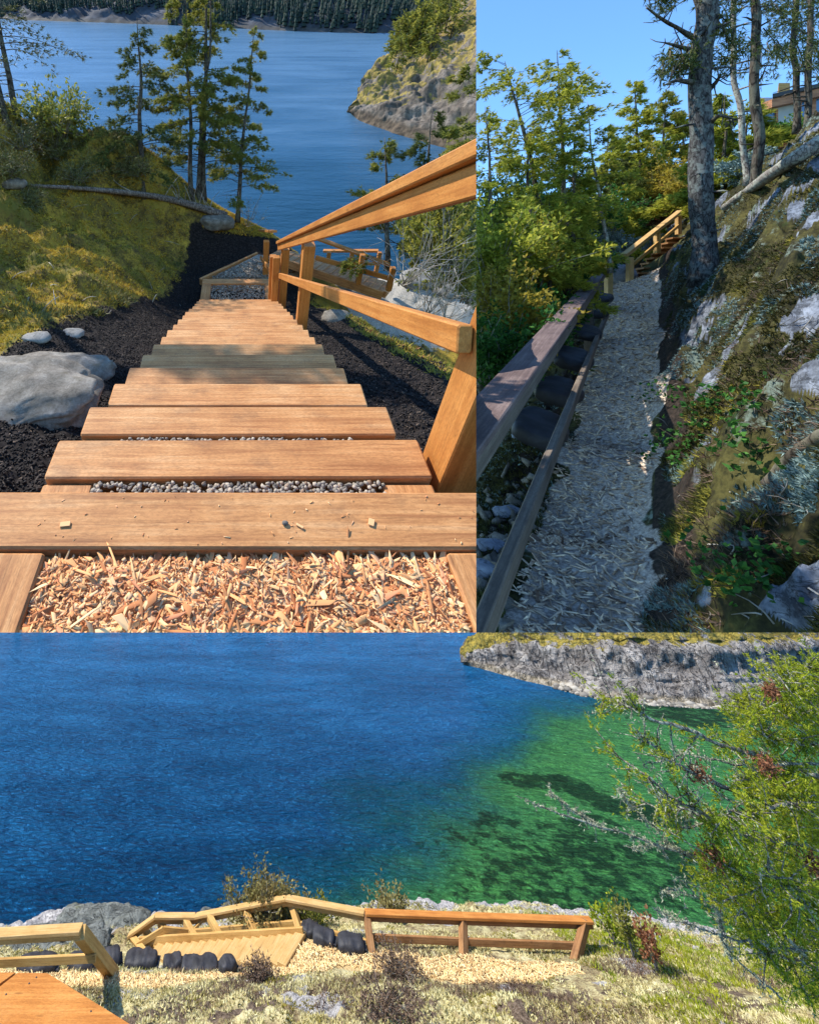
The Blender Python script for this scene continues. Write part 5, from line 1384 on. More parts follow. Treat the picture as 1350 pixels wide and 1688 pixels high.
# ================================================================== C: the cove seen from the bank above it
SEA_C = -9.0
PW = -7.2
cC = []
def cc(u, v, z): cC.append(tuple(C.P(u, v, z=z)))
for (u, v, z) in ((-120, 1610, -7.2), (0, 1608, -7.15), (100, 1612, -7.2), (200, 1615, -7.2), (300, 1622, -7.2), (400, 1620, -7.2), (480, 1585, -7.25), (520, 1560, -7.2), (560, 1585, -7.2), (620, 1600, -7.2), (620, 1570, -7.2), (760, 1580, -7.2), (760, 1610, -7.2), (900, 1590, -7.2), (940, 1610, -7.1), (1000, 1590, -7.2),
               (0, 1570, -7.9), (100, 1568, -7.9), (180, 1560, -7.95), (60, 1530, -8.6), (-80, 1548, -8.7), (130, 1512, -8.75), (210, 1516, -8.8), (250, 1535, -8.5), (180, 1530, -8.45), (-100, 1560, -8.9),
               (60, 1508, -9.25), (0, 1525, -9.3), (130, 1498, -9.4), (240, 1498, -9.4), (-100, 1535, -9.5), (330, 1520, -8.9), (420, 1500, -8.7), (330, 1495, -9.4),
               (270, 1562, -8.2), (320, 1560, -8.05), (380, 1556, -7.85), (450, 1550, -7.5), (270, 1582, -8.15), (320, 1586, -7.95), (370, 1590, -7.7), (430, 1592, -7.45), (460, 1600, -7.25), (280, 1608, -7.3), (350, 1612, -7.25), (400, 1608, -7.25),
               (420, 1480, -9.3), (500, 1505, -8.6), (500, 1478, -9.5), (560, 1525, -7.9), (560, 1495, -8.9), (560, 1480, -9.4), (640, 1535, -7.45), (640, 1512, -7.9), (640, 1495, -8.8), (640, 1482, -9.4), (760, 1540, -7.4), (760, 1513, -7.8), (760, 1497, -8.8), (760, 1482, -9.4), (900, 1542, -7.4), (900, 1515, -7.8), (900, 1500, -8.8), (900, 1485, -9.4),
               (1000, 1545, -7.4), (1010, 1525, -8.2), (1010, 1500, -9.3), (1100, 1560, -7.6), (1110, 1535, -8.6), (1120, 1510, -9.4), (1200, 1590, -7.6), (1220, 1560, -8.6), (1240, 1530, -9.4), (1350, 1620, -7.4), (1380, 1590, -8.4), (1400, 1560, -9.3),
               (0, 1688, -6.7), (200, 1688, -6.7), (400, 1688, -6.5), (600, 1688, -6.45), (800, 1688, -6.5), (1000, 1688, -6.6), (1200, 1688, -6.7), (1350, 1688, -6.7), (500, 1640, -6.85), (650, 1640, -6.85), (800, 1645, -6.95), (350, 1640, -7.0), (950, 1645, -7.0), (1100, 1640, -6.95), (1250, 1640, -7.1),
               (300, 1760, -6.2), (700, 1760, -6.1), (1100, 1760, -6.3), (-100, 1760, -6.4), (1500, 1760, -6.4), (1550, 1640, -7.0)): cc(u, v, z)
far_pts = [C.P(u, 1440, z=-10.5) for u in (-200, 200, 600, 1000, 1500)]
for q in far_pts: cC.append(tuple(q))
tC = TPS(cC, .01)
def HC(x, y):
    x, y = np.asarray(x, float), np.asarray(y, float)
    z = tC(x, y)
    rough_ = sstep(-7.3, -7.9, z) + sstep(-7.05, -6.8, z)
    z = z + rough_ * (.10 * fbm(x * 1.6, y * 1.6, 0, 4, 51) + .05 * fbm(x * 6, y * 6, 0, 3, 52)) + .012 * fbm(x * 11, y * 11, 0, 3, 53)
    return z
th = np.linspace(-.95, 1.62, 520)
us = np.linspace(-160, 1500, 500); vv = np.concatenate([np.linspace(1760, 1475, 300)])
q0 = np.array([[C.P(u, 1600, z=-7.2)[0] for u in (-260, 1650)], [0, 0]])
xs = np.linspace(-10.5, 19.0, 640); ys = np.linspace(8.4, 19.5, 330)
X, Y = np.meshgrid(xs, ys); Z = HC(X, Y)
def projC(x, y, z):
    D = y * C.c - z * C.s; h = y * C.s + z * C.c
    return U0 + x / D * F, V0 - h / D * F
U_, V_ = projC(X, Y, Z)
# the chip path as an outline on the ground (place metres)
outl = [C.P(u, v, z=-7.2) for (u, v) in ((-60, 1600), (150, 1592), (200, 1600), (385, 1590), (470, 1592), (500, 1545), (560, 1560), (610, 1572), (760, 1580), (880, 1585), (950, 1592), (960, 1612), (900, 1626), (760, 1632), (690, 1618), (640, 1600), (560, 1602), (500, 1612), (380, 1600), (330, 1620), (230, 1645), (100, 1640), (-60, 1640))]
def poly_sd(px, py, pts):
    pts = np.array(pts)[:, :2]; ins = np.zeros(px.shape, bool); dmin = np.full(px.shape, 1e9)
    for i in range(len(pts)):
        a, b = pts[i], pts[(i + 1) % len(pts)]
        c = ((a[1] > py) != (b[1] > py)) & (px < (b[0] - a[0]) * (py - a[1]) / (b[1] - a[1] + 1e-12) + a[0]); ins ^= c
        d = b - a; t = np.clip(((px - a[0]) * d[0] + (py - a[1]) * d[1]) / (d @ d), 0, 1)
        dmin = np.minimum(dmin, np.hypot(px - a[0] - t * d[0], py - a[1] - t * d[1]))
    return np.where(ins, -dmin, dmin)
sdp = poly_sd(X, Y, outl)
grit = 1 - sstep(-.06, .10, sdp + .08 * fbm(X * 3, Y * 3, 0, 3, 4))
rock = np.clip(sstep(-7.9, -8.5, Z) + .9 * sstep(.35, .6, fbm(X * 1.1, Y * 1.1, 0, 3, 66)) * (sdp > .1), 0, 1) * .9
soil = np.clip(sstep(.1, .5, fbm(X * 1.4, Y * 1.4, 0, 3, 67)) * sstep(.02, .15, sdp) * (Y < 12.2), 0, 1) * .7
put(C, 'ground', np.stack([X, Y, Z], -1).reshape(-1, 3), grid_faces(*X.shape), 'shore_ground', smooth=True, zone=np.stack([soil, grit, rock], -1).reshape(-1, 3), kind='structure')

# cove water; zone carries depth, weed and the open reach
sx = np.linspace(-1.6, 1.9, 260); sy = np.geomspace(8.0, 62, 300)
X, Y = sx[None] * sy[:, None], np.repeat(sy[:, None], 260, 1)
U_, V_ = projC(X, Y, np.full_like(X, SEA_C))
shore = np.array([C.P(u, v, z=SEA_C)[:2] for (u, v) in ((560, 1480), (760, 1483), (1000, 1500), (1250, 1530))])
def world_pt(u, v): return C.P(u, v, z=SEA_C)[:2]
def blob(pts, rad, soft):
    d = np.full(X.shape, 1e9)
    pts = np.array([world_pt(*p) for p in pts])
    for a, b in zip(pts[:-1], pts[1:]):
        e = b - a; t = np.clip(((X - a[0]) * e[0] + (Y - a[1]) * e[1]) / (e @ e + 1e-9), 0, 1)
        d = np.minimum(d, np.hypot(X - a[0] - t * e[0], Y - a[1] - t * e[1]))
    return 1 - sstep(rad, rad + soft, d)
wob = fbm(X * .25, Y * .25, 0, 4, 91)
d_shallow = poly_sd(X, Y, [(*world_pt(u, v), 0) for (u, v) in ((470, 1500), (560, 1440), (650, 1370), (760, 1290), (850, 1220), (880, 1170), (940, 1150), (1400, 1130), (1700, 1300), (1600, 1700), (470, 1600))])
shal = 1 - sstep(-3.4, 4.2, d_shallow + wob * 1.2)
deepch = blob([(1400, 1130), (1150, 1180), (980, 1150), (850, 1120)], 1.5, 3.0)
weed = np.maximum.reduce([.75 * blob([(850, 1285), (930, 1290), (1010, 1330), (1090, 1345)], .35, 1.0), .62 * blob([(830, 1350), (760, 1375), (700, 1400)], .3, 1.3), .56 * blob([(900, 1450), (1000, 1400), (1100, 1440)], 1.5, 1.8), .5 * blob([(820, 1430), (760, 1470)], .6, 1.2), .62 * deepch])
weed = weed * shal
openr = np.clip(sstep(14, 34, Y + X * .12 + 2.5 * wob), 0, 1)
put(C, 'cove_water', np.stack([X, Y, np.full_like(X, SEA_C)], -1).reshape(-1, 3), grid_faces(*X.shape), 'cove_water', zone=np.stack([shal, weed, openr], -1).reshape(-1, 3), kind='structure')

# headland across the cove
Wc = lambda u, v: C.P(u, v, z=SEA_C - .1)
low = [Wc(767, 1098), Wc(800, 1107), Wc(860, 1124), Wc(930, 1140), Wc(1000, 1156), Wc(1100, 1166), Wc(1220, 1170), Wc(1350, 1158), Wc(1500, 1150)]
def hi_(u, v, D): return C.P(u, v, D=D)
lo_D = [p[1] * C.c - p[2] * C.s for p in low]
high = [hi_(766, 1076, lo_D[0] + 1.0), hi_(800, 1040, lo_D[1] + 2.5), hi_(858, 1005, lo_D[2] + 5), hi_(930, 990, lo_D[3] + 7), hi_(1000, 985, lo_D[4] + 8), hi_(1100, 980, lo_D[5] + 8.5), hi_(1220, 978, lo_D[6] + 8.5), hi_(1350, 970, lo_D[7] + 8), hi_(1500, 970, lo_D[8] + 8)]
hd, GC, mo, nC = headland(C, 'rocky_shore', low, high, 380, 150, 'cove_headland', .20, .42, 28,
    lambda t, f, q: np.clip(sstep(.26, .42, t) * (.5 + .5 * f) + .2 * sstep(.2, .3, t), 0, 1) * .84, .45, SEA_C, kind='structure', freq=.30,
    prof=([0, .16, .30, .40, .52, .62, 1], [0, .12, .17, .27, .33, .48, 1], [0, .05, .30, .36, .58, .66, 1]))
g = np.random.default_rng(61)
# beach cobbles at its foot
bm = bmesh.new(); bmesh.ops.create_icosphere(bm, subdivisions=1, radius=1.0)
sv = np.array([v.co[:] for v in bm.verts]); sf = np.array([[v.index for v in f.verts] for f in bm.faces]); bm.free()
lc = curve(low, 400)
nb_ = 5200
ix = g.integers(150, 360, nb_); off = g.uniform(-.35, 1.5, nb_) * np.interp(ix, [150, 220, 300, 360], [.25, .9, 1, .8])
ctr = lc[ix] + np.stack([0 * off + g.normal(0, .2, nb_), off, .12 + np.maximum(off, 0) * .30], -1)
rs = g.lognormal(-2.75, .5, nb_)
V = ctr[:, None] + sv[None] * (1 + .2 * g.normal(0, 1, (nb_, len(sv), 1))) * rs[:, None, None] * np.array([1.3, 1, .7])
islandmat('beach_stones', [(0, (.10, .09, .075)), (.5, (.22, .20, .17)), (.85, (.38, .35, .29)), (1, (.16, .13, .08))], bump_scale=12)
put(C, 'beach_stones', V.reshape(-1, 3), (sf[None] + (np.arange(nb_) * len(sv))[:, None, None]).reshape(-1, 3), 'beach_stones', kind='stuff', label='pale cobbles along the foot of the rocky shore across the cove', cat='stones')

# rocks by the water at the left
for i, (u, v, r_, sq, lb_) in enumerate(((165, 1520, .95, (1.7, .9, .30), 'broad grey green shore rock above the waterline at the left'), (215, 1528, .5, (1.2, .8, .55), 'shore rock touching the foot of the lower rail'),
                                    (120, 1545, .75, (1.4, .8, .45), 'dark shore rock behind the near left rail'), (60, 1560, .62, (1.4, .8, .5), 'dark domed shore rock under the near left rail'),
                                    (20, 1560, .55, (1.1, .8, .5), 'grey green rock at the left edge behind the rail'), (150, 1560, .45, (1.2, .8, .45), 'lighter rock right behind the near left post'),
                                    (385, 1512, .45, (1.3, .8, .6), 'dark rock under the middle rail'), (345, 1516, .35, (1.3, .8, .6), 'small dark rock below the sloping cap rail'))):
    p = hit(C, HC, u, v, 2, 30); V, Fc = stone((0, 0, -r_ * .1), r_ * .72, 160 + i, sq, 5 if r_ > .7 else 4, .2)
    V = V + .03 * ridged(V[:, 0] * 3, V[:, 1] * 3, V[:, 2] * 9, 4, i)[:, None]
    put(C, 'shore_rock', V + p, Fc, 'shore_rock', smooth=True, base=p, label=lb_, cat='rock', group='rocks at the waterline left')

# timber flight of the shore path seen from above
sc_ = thing(C, 'shore_stairs', C.P(400, 1565, z=-7.6), 'pale timber flight descending left along the shore below the bank', 'stairs')
nst = 17
for i in range(nst):
    t = i / (nst - 1); z = -7.22 - .72 * t
    pa = C.P(498 - 225 * t, 1537 + 14 * t, z=z); pb = C.P(464 - 214 * t, 1593 - 9 * t, z=z)
    nx_ = (i + 1) / (nst - 1); 
    board(C, sc_, 'tread', pa, pb, .185, .07, 'gold_rail_wood', ch=.008)
board(C, sc_, 'stringer', C.P(500, 1536, z=-7.16), C.P(230, 1552, z=-7.98), .05, .12, 'pale_rail_wood')

def railset(name, label, base, caps, lows, posts, mat, capmat=None, cw=.16, chh=.045, pw=.11):
    t = thing(C, name, base, label, 'handrail')
    for (a_, b_) in caps: board(C, t, 'cap_rail', a_, b_, cw, chh, capmat or mat)
    for (a_, b_) in caps: board(C, t, 'top_board', a_ - [0, 0, .07] , b_ - [0, 0, .07], .04, .09, mat)
    for (a_, b_) in lows: board(C, t, 'lower_board', a_, b_, .045, .10, mat)
    for (a_, b_) in posts:
        ax = unit(b_ - a_); board(C, t, 'post', a_ - ax * .1, b_, pw, pw, mat, up=(0, 1, .2))
    return t
def gz(u, v, dz=0):
    p = hit(C, HC, u, v, 2, 30); return p
def up_(b_, u, v, h=.98):
    """top of a post standing on b_, appearing at (u, v)"""
    D = b_[1] * C.c - b_[2] * C.s + C.s * -1 * h
    return C.P(u, v, D=D)
pb = [gz(612, 1566), gz(764, 1574), gz(949, 1582)]
pt = [up_(pb[0], 604, 1508), up_(pb[1], 763, 1515), up_(pb[2], 965, 1520)]
railset('level_handrail', 'reddish brown level handrail beside the chip path at the water edge', pb[1],
        [(up_(pb[0], 602, 1505), up_(pb[1], 764, 1511)), (up_(pb[1], 764, 1511), up_(pb[2], 975, 1518))],
        [(up_(pb[0], 608, 1546, .4), up_(pb[1], 764, 1553, .4)), (up_(pb[1], 764, 1553, .4), up_(pb[2], 955, 1560, .4))],
        list(zip(pb, pt)), 'brown_wood', 'rail_wood', pw=.12)
bases = [(495, 1537, 480, 1490), (424, 1546, 405, 1505), (364, 1548, 345, 1512), (324, 1552, 303, 1515), (286, 1560, 264, 1522), (258, 1562, 238, 1533), (238, 1572, 216, 1545)]
bz = [-7.3, -7.5, -7.65, -7.8, -7.9, -8.0, -8.0]
pb2 = [C.P(a[0], a[1], z=z) for a, z in zip(bases, bz)]; pt2 = [up_(p, a[2], a[3]) for p, a in zip(pb2, bases)]
k0 = up_(pb[0], 601, 1505)
def U(p, u, v, h=.98): return up_(p, u, v, h)
railset('stair_handrail', 'golden handrail with many posts bending down along the shore stairs', pb2[1],
        [(U(pb2[0], 472, 1481), k0), (U(pb2[3], 322, 1511), U(pb2[0], 472, 1481)), (U(pb2[4], 256, 1511), U(pb2[3], 322, 1511)), (U(pb2[6], 212, 1543), U(pb2[4], 256, 1511))],
        [(U(pb2[0], 490, 1524, .35), U(pb[0], 606, 1556, .35)), (U(pb2[3], 320, 1538, .4), U(pb2[0], 488, 1523, .4)), (U(pb2[4], 270, 1533, .4), U(pb2[3], 320, 1538, .4)), (U(pb2[6], 226, 1560, .4), U(pb2[4], 270, 1533, .4))],
        list(zip(pb2, pt2)), 'pale_rail_wood', 'gold_rail_wood')
board(C, None, 'brace', C.P(315, 1538, D=9.8), C.P(338, 1513, D=9.9), .07, .05, 'pale_rail_wood', label='short slanting brace board behind the stair handrail', cat='board')
b1_ = gz(186, 1606)
nb1 = [b1_]; nt1 = [U(b1_, 130, 1534)]
dl = U(b1_, 128, 1533)
railset('near_handrail', 'thick golden handrail ending in a leaning post at the left edge', b1_,
        [(C.P(-80, 1545, D=7.3), C.P(134, 1532, D=7.3))], [(C.P(-80, 1592, D=7.5), C.P(158, 1580, D=7.5))], [(b1_, C.P(132, 1538, D=7.3))], 'pale_rail_wood', 'gold_rail_wood', cw=.20, pw=.16)

# black sandbags
for i, (u, v, L_, w_, rz_, lb_) in enumerate(((60, 1598, .85, .42, .05, 'black sandbag under the lower board at the left edge'), (133, 1594, .60, .40, .1, 'black sandbag left of the leaning post'),
                                          (182, 1588, .42, .4, .3, 'half hidden black sandbag just right of the leaning post'), (232, 1590, .74, .42, -.05, 'large black sandbag in front of the shore stairs'),
                                          (284, 1594, .42, .36, .3, 'small black sandbag between the two large ones'), (329, 1600, .80, .40, 0, 'long black sandbag below the middle of the shore stairs'),
                                          (375, 1600, .35, .3, .5, 'last black sandbag at the lower corner of the shore stairs'),
                                          (511, 1541, .40, .34, -.3, 'small black sandbag tucked under the bend of the rail'), (535, 1552, .48, .36, -.35, 'middle black sandbag between stairs and level rail'),
                                          (579, 1563, .58, .38, -.1, 'black sandbag beside the first post of the level rail'))):
    p = hit(C, HC, u, v + 4, 2, 30) + [0, 0, .07]
    sandbag(C, p, L_ * .86, w_ * .85, .20, rz_, 90 + i, lb_, 'black sandbags along the shore path', tilt=.1)

# near deck corner, bottom left
zd = -2.55
def slab(parent, name, px, z, mat, th_=.05):
    q = [C.P(u, v, z=z) for (u, v) in px]; n_ = len(q); V = q + [p - np.array([0, 0, th_]) for p in q]
    return put(C, name, V, [tuple(range(n_))[::-1], tuple(range(n_, 2 * n_))] + [(i, (i + 1) % n_, n_ + (i + 1) % n_, n_ + i) for i in range(n_)], mat, parent)
dk = thing(C, 'deck_corner', C.P(78, 1605, z=zd), 'orange timber deck corner right below the viewer at the lower left', 'deck')
slab(dk, 'board', [(29, 1604.5), (78, 1605), (222, 1694), (300, 1760), (-200, 1760), (-160, 1716), (0, 1627)], zd, 'rail_wood')
slab(dk, 'board', [(-120, 1602), (25, 1604), (-4, 1625), (-170, 1712)], zd - .003, 'rail_wood')
for (u, v) in ((60, 1612), (48, 1622), (150, 1668), (10, 1640)):
    p = C.P(u, v, z=zd + .001); V, Fc = tube([p, p + [0, 0, .0015]], [.005, .005], 10); put(C, 'screw_head', V, Fc, 'house_roof', dk)

# chips on the shore path
def in_path(x, y): return poly_sd(x, y, outl) < .02 + .12 * vnoise(x * 2.5, y * 2.5, 0, 3)
chip_field(C, 'path_chips', 90000, samp_ground(HC, -6, 8.2, 11.0, 14.2, in_path, .008), .06, .02, .008, 'pale_chips', seed=25, tilt=.45, label='pale yellow wood chips on the sunny shore path', cat='wood chips')

# moss and lichen of the bank
g = np.random.default_rng(63)
def bankC(n, y0, y1, x0=-8, x1=15): return np.stack([g.uniform(x0, x1, n), g.uniform(y0, y1, n)], -1)
def off(q, d=.06): return (poly_sd(q[:, 0], q[:, 1], outl) > d + .1 * vnoise(q[:, 0] * 3, q[:, 1] * 3)) & (q[:, 2] > -8.6)
def notdeck(q):
    u, v = projC(q[:, 0], q[:, 1], q[:, 2]); return ~((u > 225) & (u < 505) & (v < 1600) & (v > 1535))
tufts_on(C, 'lichen', HC, bankC(110000, 9.6, 16.5), 'pale_moss_tufts', .05, .028, 3, 1.1, mask=lambda q: off(q) & notdeck(q) & (nz(q, 1.5, 301) > -.15), label='pale reindeer lichen covering the bank around the shore path', cat='lichen')
tufts_on(C, 'lichen', HC, bankC(60000, 9.6, 13.5), 'pale_moss_tufts', .06, .03, 3, 1.1, mask=lambda q: off(q) & notdeck(q) & (nz(q, 1.8, 305) > .1), label='grey white lichen clumps on the nearest part of the bank', cat='lichen')
tufts_on(C, 'moss_tufts', HC, bankC(80000, 9.6, 16.5), 'moss_tufts', .05, .022, 3, 1.0, mask=lambda q: off(q) & notdeck(q) & (nz(q, 1.3, 309) > .35), label='olive moss patches between the lichens of the bank', cat='moss')
tufts_on(C, 'dry_litter', HC, bankC(80000, 9.6, 13.0), 'dry_litter', .09, .014, 3, 1.1, mask=lambda q: off(q) & notdeck(q) & (nz(q, 1.2, 313) > .22), label='dark brown heather and dead stems on the near bank', cat='leaf litter')
tufts_on(C, 'moss_tufts', HC, bankC(30000, 9.6, 15.5, 6.4, 15), 'yew_needles', .10, .02, 3, .9, mask=lambda q: off(q) & (nz(q, 1.3, 319) > -.1), label='bright green moss under the yew branches at the right', cat='moss')
for i, (u, v, h, r_, lb_) in enumerate(((640, 1676, .14, .45, 'dark heather clump at the middle of the near bank'), (665, 1612, .12, .45, 'mossy brown tuft ridge jutting into the chip path'), (430, 1614, .13, .3, 'brown heather at the lower corner of the shore stairs'))):
    shrub(C, 'heather_clump', hit(C, HC, u, v, 2, 30), h, r_, 26, lb_, 'bush', 'heather clumps on the near bank', 'dry_litter', 'bare_twig', .05, .016, 3, 12, 700 + i, 3, .005, wide=False)
for i, (u, v, h, r_, n_, lb_) in enumerate(((445, 1535, .62, .5, 30, 'bushy brown twiggy shrub behind the bend of the stair handrail'), (482, 1530, .4, .4, 20, 'twiggy shrub with tiny leaves right behind the rail bend'), (415, 1538, .5, .45, 18, 'low twiggy shrub left behind the stair handrail'),
                                       (640, 1512, .30, .3, 8, 'sparse thin shrub behind the first post of the level rail'), (655, 1520, .3, .3, 8, 'small pale shrub behind the level rail'), (530, 1528, .3, .4, 14, 'green shrub in front of the water at the rail bend'),
                                       (1015, 1560, .5, .25, 7, 'leafy sprout beyond the end of the level rail'), (1045, 1580, .7, .2, 7, 'tall thin sprout under the lichen branches'), (1085, 1605, .6, .2, 6, 'reddish stalks at the foot of the yew'))):
    mt = 'brush_leaves' if i < 5 else 'yew_needles' if i in (6, 9, 10) else 'brown_leaves' if i in (8,) else 'fir_needles'
    shrub(C, 'shrub', hit(C, HC, u, v, 2, 30), h, r_, n_, lb_, 'shrub', None, mt, 'bare_twig', .06, .035, 2, 20 if i < 3 else 12, 720 + i, 4, .010)

# --- the yew at the right: boughs reaching in from a trunk beyond the frame
yw = thing(C, 'yew_tree', C.P(1480, 1640, D=5.4), 'bright green conifer with grey lichen covered boughs filling the right side', 'tree')
TD = 5.2
tk = AccT(); tk.add(*tube(curve([C.P(1500, 1760, D=5.6), C.P(1470, 1500, D=5.4), C.P(1440, 1250, D=5.3), C.P(1420, 1050, D=5.2)], 20), np.linspace(.22, .10, 20), 10, .15, 3))
put(C, 'trunk', tk.V(), tk.F(), 'lichen_bark', yw, smooth=True)
boughs = [([(1440, 1330), (1300, 1262), (1200, 1232), (1060, 1178), (1000, 1150)], .040, 1.0, 5.1), ([(1440, 1250), (1370, 1190), (1300, 1170), (1240, 1160), (1200, 1172)], .030, 1.2, 5.6),
          ([(1440, 1360), (1330, 1330), (1200, 1300), (1120, 1262), (1062, 1215)], .040, 1.0, 4.9), ([(1450, 1440), (1330, 1400), (1200, 1372), (1090, 1300), (1015, 1238)], .036, .9, 5.0),
          ([(1430, 1180), (1370, 1120), (1320, 1105), (1270, 1140)], .03, 1.3, 5.4), ([(1430, 1230), (1380, 1170), (1330, 1150), (1290, 1120)], .03, 1.2, 5.2),
          ([(1460, 1480), (1350, 1430), (1240, 1395), (1150, 1345), (1070, 1330)], .034, .9, 5.2), ([(1460, 1560), (1360, 1500), (1270, 1470), (1170, 1410)], .034, 1.3, 4.9),
          ([(1460, 1620), (1370, 1560), (1280, 1520), (1200, 1470)], .03, 1.3, 5.0), ([(1450, 1400), (1370, 1340), (1280, 1330), (1190, 1350)], .03, 1.3, 4.7), ([(1470, 1650), (1390, 1620), (1310, 1585), (1240, 1560)], .028, 1.1, 5.1),
          ([(1440, 1300), (1370, 1290), (1300, 1300), (1240, 1290)], .03, 1.2, 5.2), ([(1460, 1520), (1390, 1480), (1320, 1470), (1260, 1440)], .03, 1.4, 4.6), ([(1440, 1290), (1380, 1240), (1320, 1230), (1260, 1215)], .03, 1.2, 5.3)]
gy = np.random.default_rng(88)
PP, DD = [], []; litk = AccT(); LPP, LDD = [], []
for (pts, rr, dens, D) in boughs:
    P_ = curve([C.P(u, v, D=D + .25 * math.sin(i * 1.7)) for i, (u, v) in enumerate(pts)], 40)
    P_ = P_ + np.stack([fbm(np.arange(40) * .25, np.zeros(40), D * 3, 3, 1), fbm(np.arange(40) * .25, np.zeros(40), D * 5, 3, 2), fbm(np.arange(40) * .25, np.zeros(40), D * 7, 3, 3)], -1) * .03
    a = AccT(); a.add(*tube(P_, np.linspace(rr, rr * .2, 40) * .8, 7, .3, 2))
    nt = int(46 * dens)
    for k in range(nt):
        i = gy.integers(8, 40); p = P_[i]; tg = unit(P_[min(i + 1, 39)] - P_[i - 1])
        d = unit(tg * gy.uniform(.3, 1) + gy.normal(0, .75, 3)); L_ = gy.uniform(.12, .42)
        e = p + d * L_; a.add(*tube(np.stack([p, p + d * L_ * .5 + gy.normal(0, .012, 3), e]), [.008, .006, .002], 3))
        fol = gy.random() < (.82 if e[0] > C.P(1130, 1400, D=5)[0] else .5)
        m = 22
        s = gy.uniform(.1, 1.08, (m, 1)); q = p + d * L_ * s + gy.normal(0, .022, (m, 3))
        if fol: PP.append(q); DD.append(np.repeat(d[None], m, 0))
        if not fol or gy.random() < .10: LPP.append(q[:10]); LDD.append(gy.normal(0, 1, (10, 3)))
    i2 = gy.integers(4, 40, 40); LPP.append(P_[i2] + gy.normal(0, .012, (40, 3))); LDD.append(gy.normal(0, 1, (40, 3)))
    put(C, 'bough', a.V(), a.F(), 'lichen_bark', yw)
# fill of leafy sprays
for k in range(430):
    u = 1350 - 230 * gy.uniform(0, 1) ** 1.15 + 30; v = gy.uniform(1290, 1650)
    lim = np.interp(v, [1290, 1340, 1450, 1560, 1620, 1650], [1180, 1165, 1150, 1205, 1260, 1300])
    if u < lim or vnoise(u * .018, v * .022, 0, 8) < -.30: continue
    D = gy.uniform(4.7, 5.9); p = C.P(u, v, D=D); d = unit(np.array([-.8, gy.normal(0, .4), gy.normal(-.15, .45)])); L_ = gy.uniform(.15, .35)
    litk.add(*tube(np.stack([p - d * L_ * .6, p + d * L_ * .4]), [.005, .002], 3))
    s = gy.uniform(-.6, .45, (26, 1)); PP.append(p + d * L_ * s + gy.normal(0, .028, (26, 3))); DD.append(np.repeat(d[None], 26, 0))
for k in range(240):
    u, v = gy.uniform(1215, 1370), gy.uniform(1105, 1300)
    if vnoise(u * .02, v * .03, 0, 18) < -.05 or (u < 1290 and 1185 < v < 1235 and u > 1240): continue
    D = gy.uniform(5.0, 5.8); p = C.P(u, v, D=D); d = unit(np.array([-.8, gy.normal(0, .4), gy.normal(-.05, .35)])); L_ = gy.uniform(.15, .35)
    litk.add(*tube(np.stack([p - d * L_ * .6, p + d * L_ * .4]), [.005, .002], 3))
    s = gy.uniform(-.6, .45, (24, 1)); PP.append(p + d * L_ * s + gy.normal(0, .028, (24, 3))); DD.append(np.repeat(d[None], 24, 0))
V, Fc = blades(np.concatenate(PP), np.concatenate(DD), 6, .038, .0095, .75)
put(C, 'crown', V, Fc, 'yew_needles', yw)
put(C, 'twigs', litk.V(), litk.F(), 'lichen_bark', yw, kind='stuff')
# bare lichen boughs
for pts, rr, D in (([(1330, 1580), (1250, 1500), (1180, 1440), (1080, 1392), (950, 1350), (868, 1322)], .028, 5.0), ([(1200, 1440), (1110, 1398), (1035, 1398)], .014, 5.0), ([(1180, 1350), (1100, 1372), (1040, 1330), (1020, 1300)], .014, 5.1),
                   ([(1290, 1650), (1195, 1560), (1180, 1500), (1120, 1470), (1090, 1470)], .014, 4.9), ([(1330, 1570), (1200, 1545), (1120, 1520), (1080, 1500)], .014, 4.8), ([(1210, 1590), (1190, 1540), (1180, 1480), (1115, 1450)], .012, 5.0),
                   ([(1250, 1390), (1170, 1340), (1130, 1345), (1070, 1300)], .014, 5.1), ([(1000, 1372), (950, 1340), (905, 1308)], .008, 5.0), ([(1350, 1260), (1230, 1262), (1130, 1245), (1060, 1262)], .018, 5.0)):
    P_ = curve([C.P(u, v, D=D + .1 * math.sin(i)) for i, (u, v) in enumerate(pts)], 50)
    P_ = P_ + np.stack([vnoise(np.arange(50) * .5, 0, rr * 900 + k_, 3) for k_ in range(3)], -1) * .018
    a = AccT(); a.add(*tube(P_, np.linspace(rr, rr * .25, 50) * .7, 6, .4, 5))
    for k in range(44):
        i = gy.integers(3, 50); d = unit(gy.normal(0, 1, 3)) * gy.uniform(.03, .16); p = P_[min(i, 49)]
        a.add(*tube(np.stack([p, p + d * .5 + gy.normal(0, .01, 3), p + d]), [.004, .003, .0012], 3))
        LPP.append(p + d * gy.uniform(0, 1, (5, 1))); LDD.append(gy.normal(0, 1, (5, 3)))
    i2 = gy.integers(0, 50, 110); LPP.append(P_[i2] + gy.normal(0, .012, (110, 3))); LDD.append(gy.normal(0, 1, (110, 3)))
    put(C, 'bare_bough', a.V(), a.F(), 'lichen_bark', yw)
V, Fc = blades(np.concatenate(LPP), np.concatenate(LDD), 3, .028, .010, 1.0)
put(C, 'lichen', V, Fc, 'lichen_tufts', yw, kind='stuff')
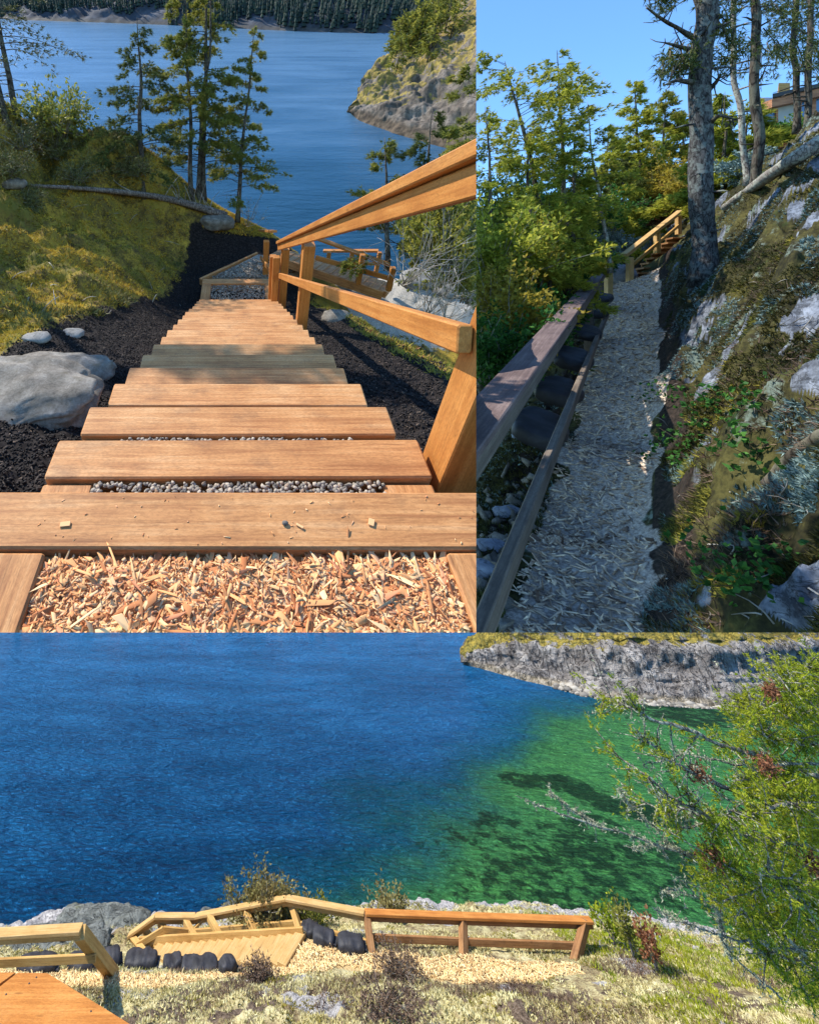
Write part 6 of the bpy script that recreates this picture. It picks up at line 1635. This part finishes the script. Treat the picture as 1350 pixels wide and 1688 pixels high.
# dead reddish foliage clumps
for (u, v, s) in ((1170, 1412, .045), (1150, 1275, .04), (1340, 1425, .04), (1262, 1262, .04), (1272, 1140, .03)):
    c = C.P(u, v, D=4.7); P_ = c + gy.normal(0, s, (160, 3)); V, Fc = blades(P_, gy.normal(0, 1, (160, 3)), 3, .035, .016, .8)
    put(C, 'dead_spray', V, Fc, 'brown_leaves', yw)
# ================================================================== trim each place where the next one begins
bpy.context.view_layer.update()
def trim(o, W):
    me = o.data
    n = len(me.vertices)
    if n == 0: return
    co = np.empty(n * 3, np.float32); me.vertices.foreach_get('co', co); co = co.reshape(-1, 3).astype(float)
    M = np.array(o.matrix_world)
    wc = co @ M[:3, :3].T + M[:3, 3]
    crossing = False
    for pn in W.planes:
        d = wc @ np.array(pn, float)
        if (d > 0).all(): return 'gone'
        if (d > 0).any(): crossing = True
    if not crossing: return
    if me.users > 1: o.data = me = me.copy()
    bm = bmesh.new(); bm.from_mesh(me)
    big = len(bm.faces) > 3000
    Mi = o.matrix_world.inverted()
    for pn in W.planes:
        pn = Vector(pn)
        nl_ = (o.matrix_world.to_3x3().transposed() @ pn).normalized()
        cl = Mi @ Vector((0, 0, 0))
        # drop what lies wholly outside first, then cut what straddles
        dead = [f for f in bm.faces if all((v.co - cl).dot(nl_) > 0 for v in f.verts)]
        if dead: bmesh.ops.delete(bm, geom=dead, context='FACES')
        geo = [f for f in bm.faces if any((v.co - cl).dot(nl_) > 0 for v in f.verts)]
        if geo:
            es = {e for f in geo for e in f.edges}; vs_ = {v for f in geo for v in f.verts}
            r = bmesh.ops.bisect_plane(bm, geom=list(geo) + list(es) + list(vs_), plane_co=cl, plane_no=nl_, clear_outer=True, dist=1e-6)
            if not big:
                cut = [e for e in r['geom_cut'] if isinstance(e, bmesh.types.BMEdge)]
                if cut: bmesh.ops.holes_fill(bm, edges=cut, sides=0)
    empty = len(bm.faces) == 0
    if not empty: bm.to_mesh(me); me.update()
    bm.free()
    return 'gone' if empty else None
gone = []
for o, W in made:
    if o.type == 'MESH' and trim(o, W) == 'gone': gone.append(o)
for o in gone:
    for c in list(o.children):
        c.parent = o.parent
    bpy.data.objects.remove(o, do_unlink=True)
for o in [x for x in COL.objects if x.type == 'EMPTY']:
    if not o.children: bpy.data.objects.remove(o, do_unlink=True)
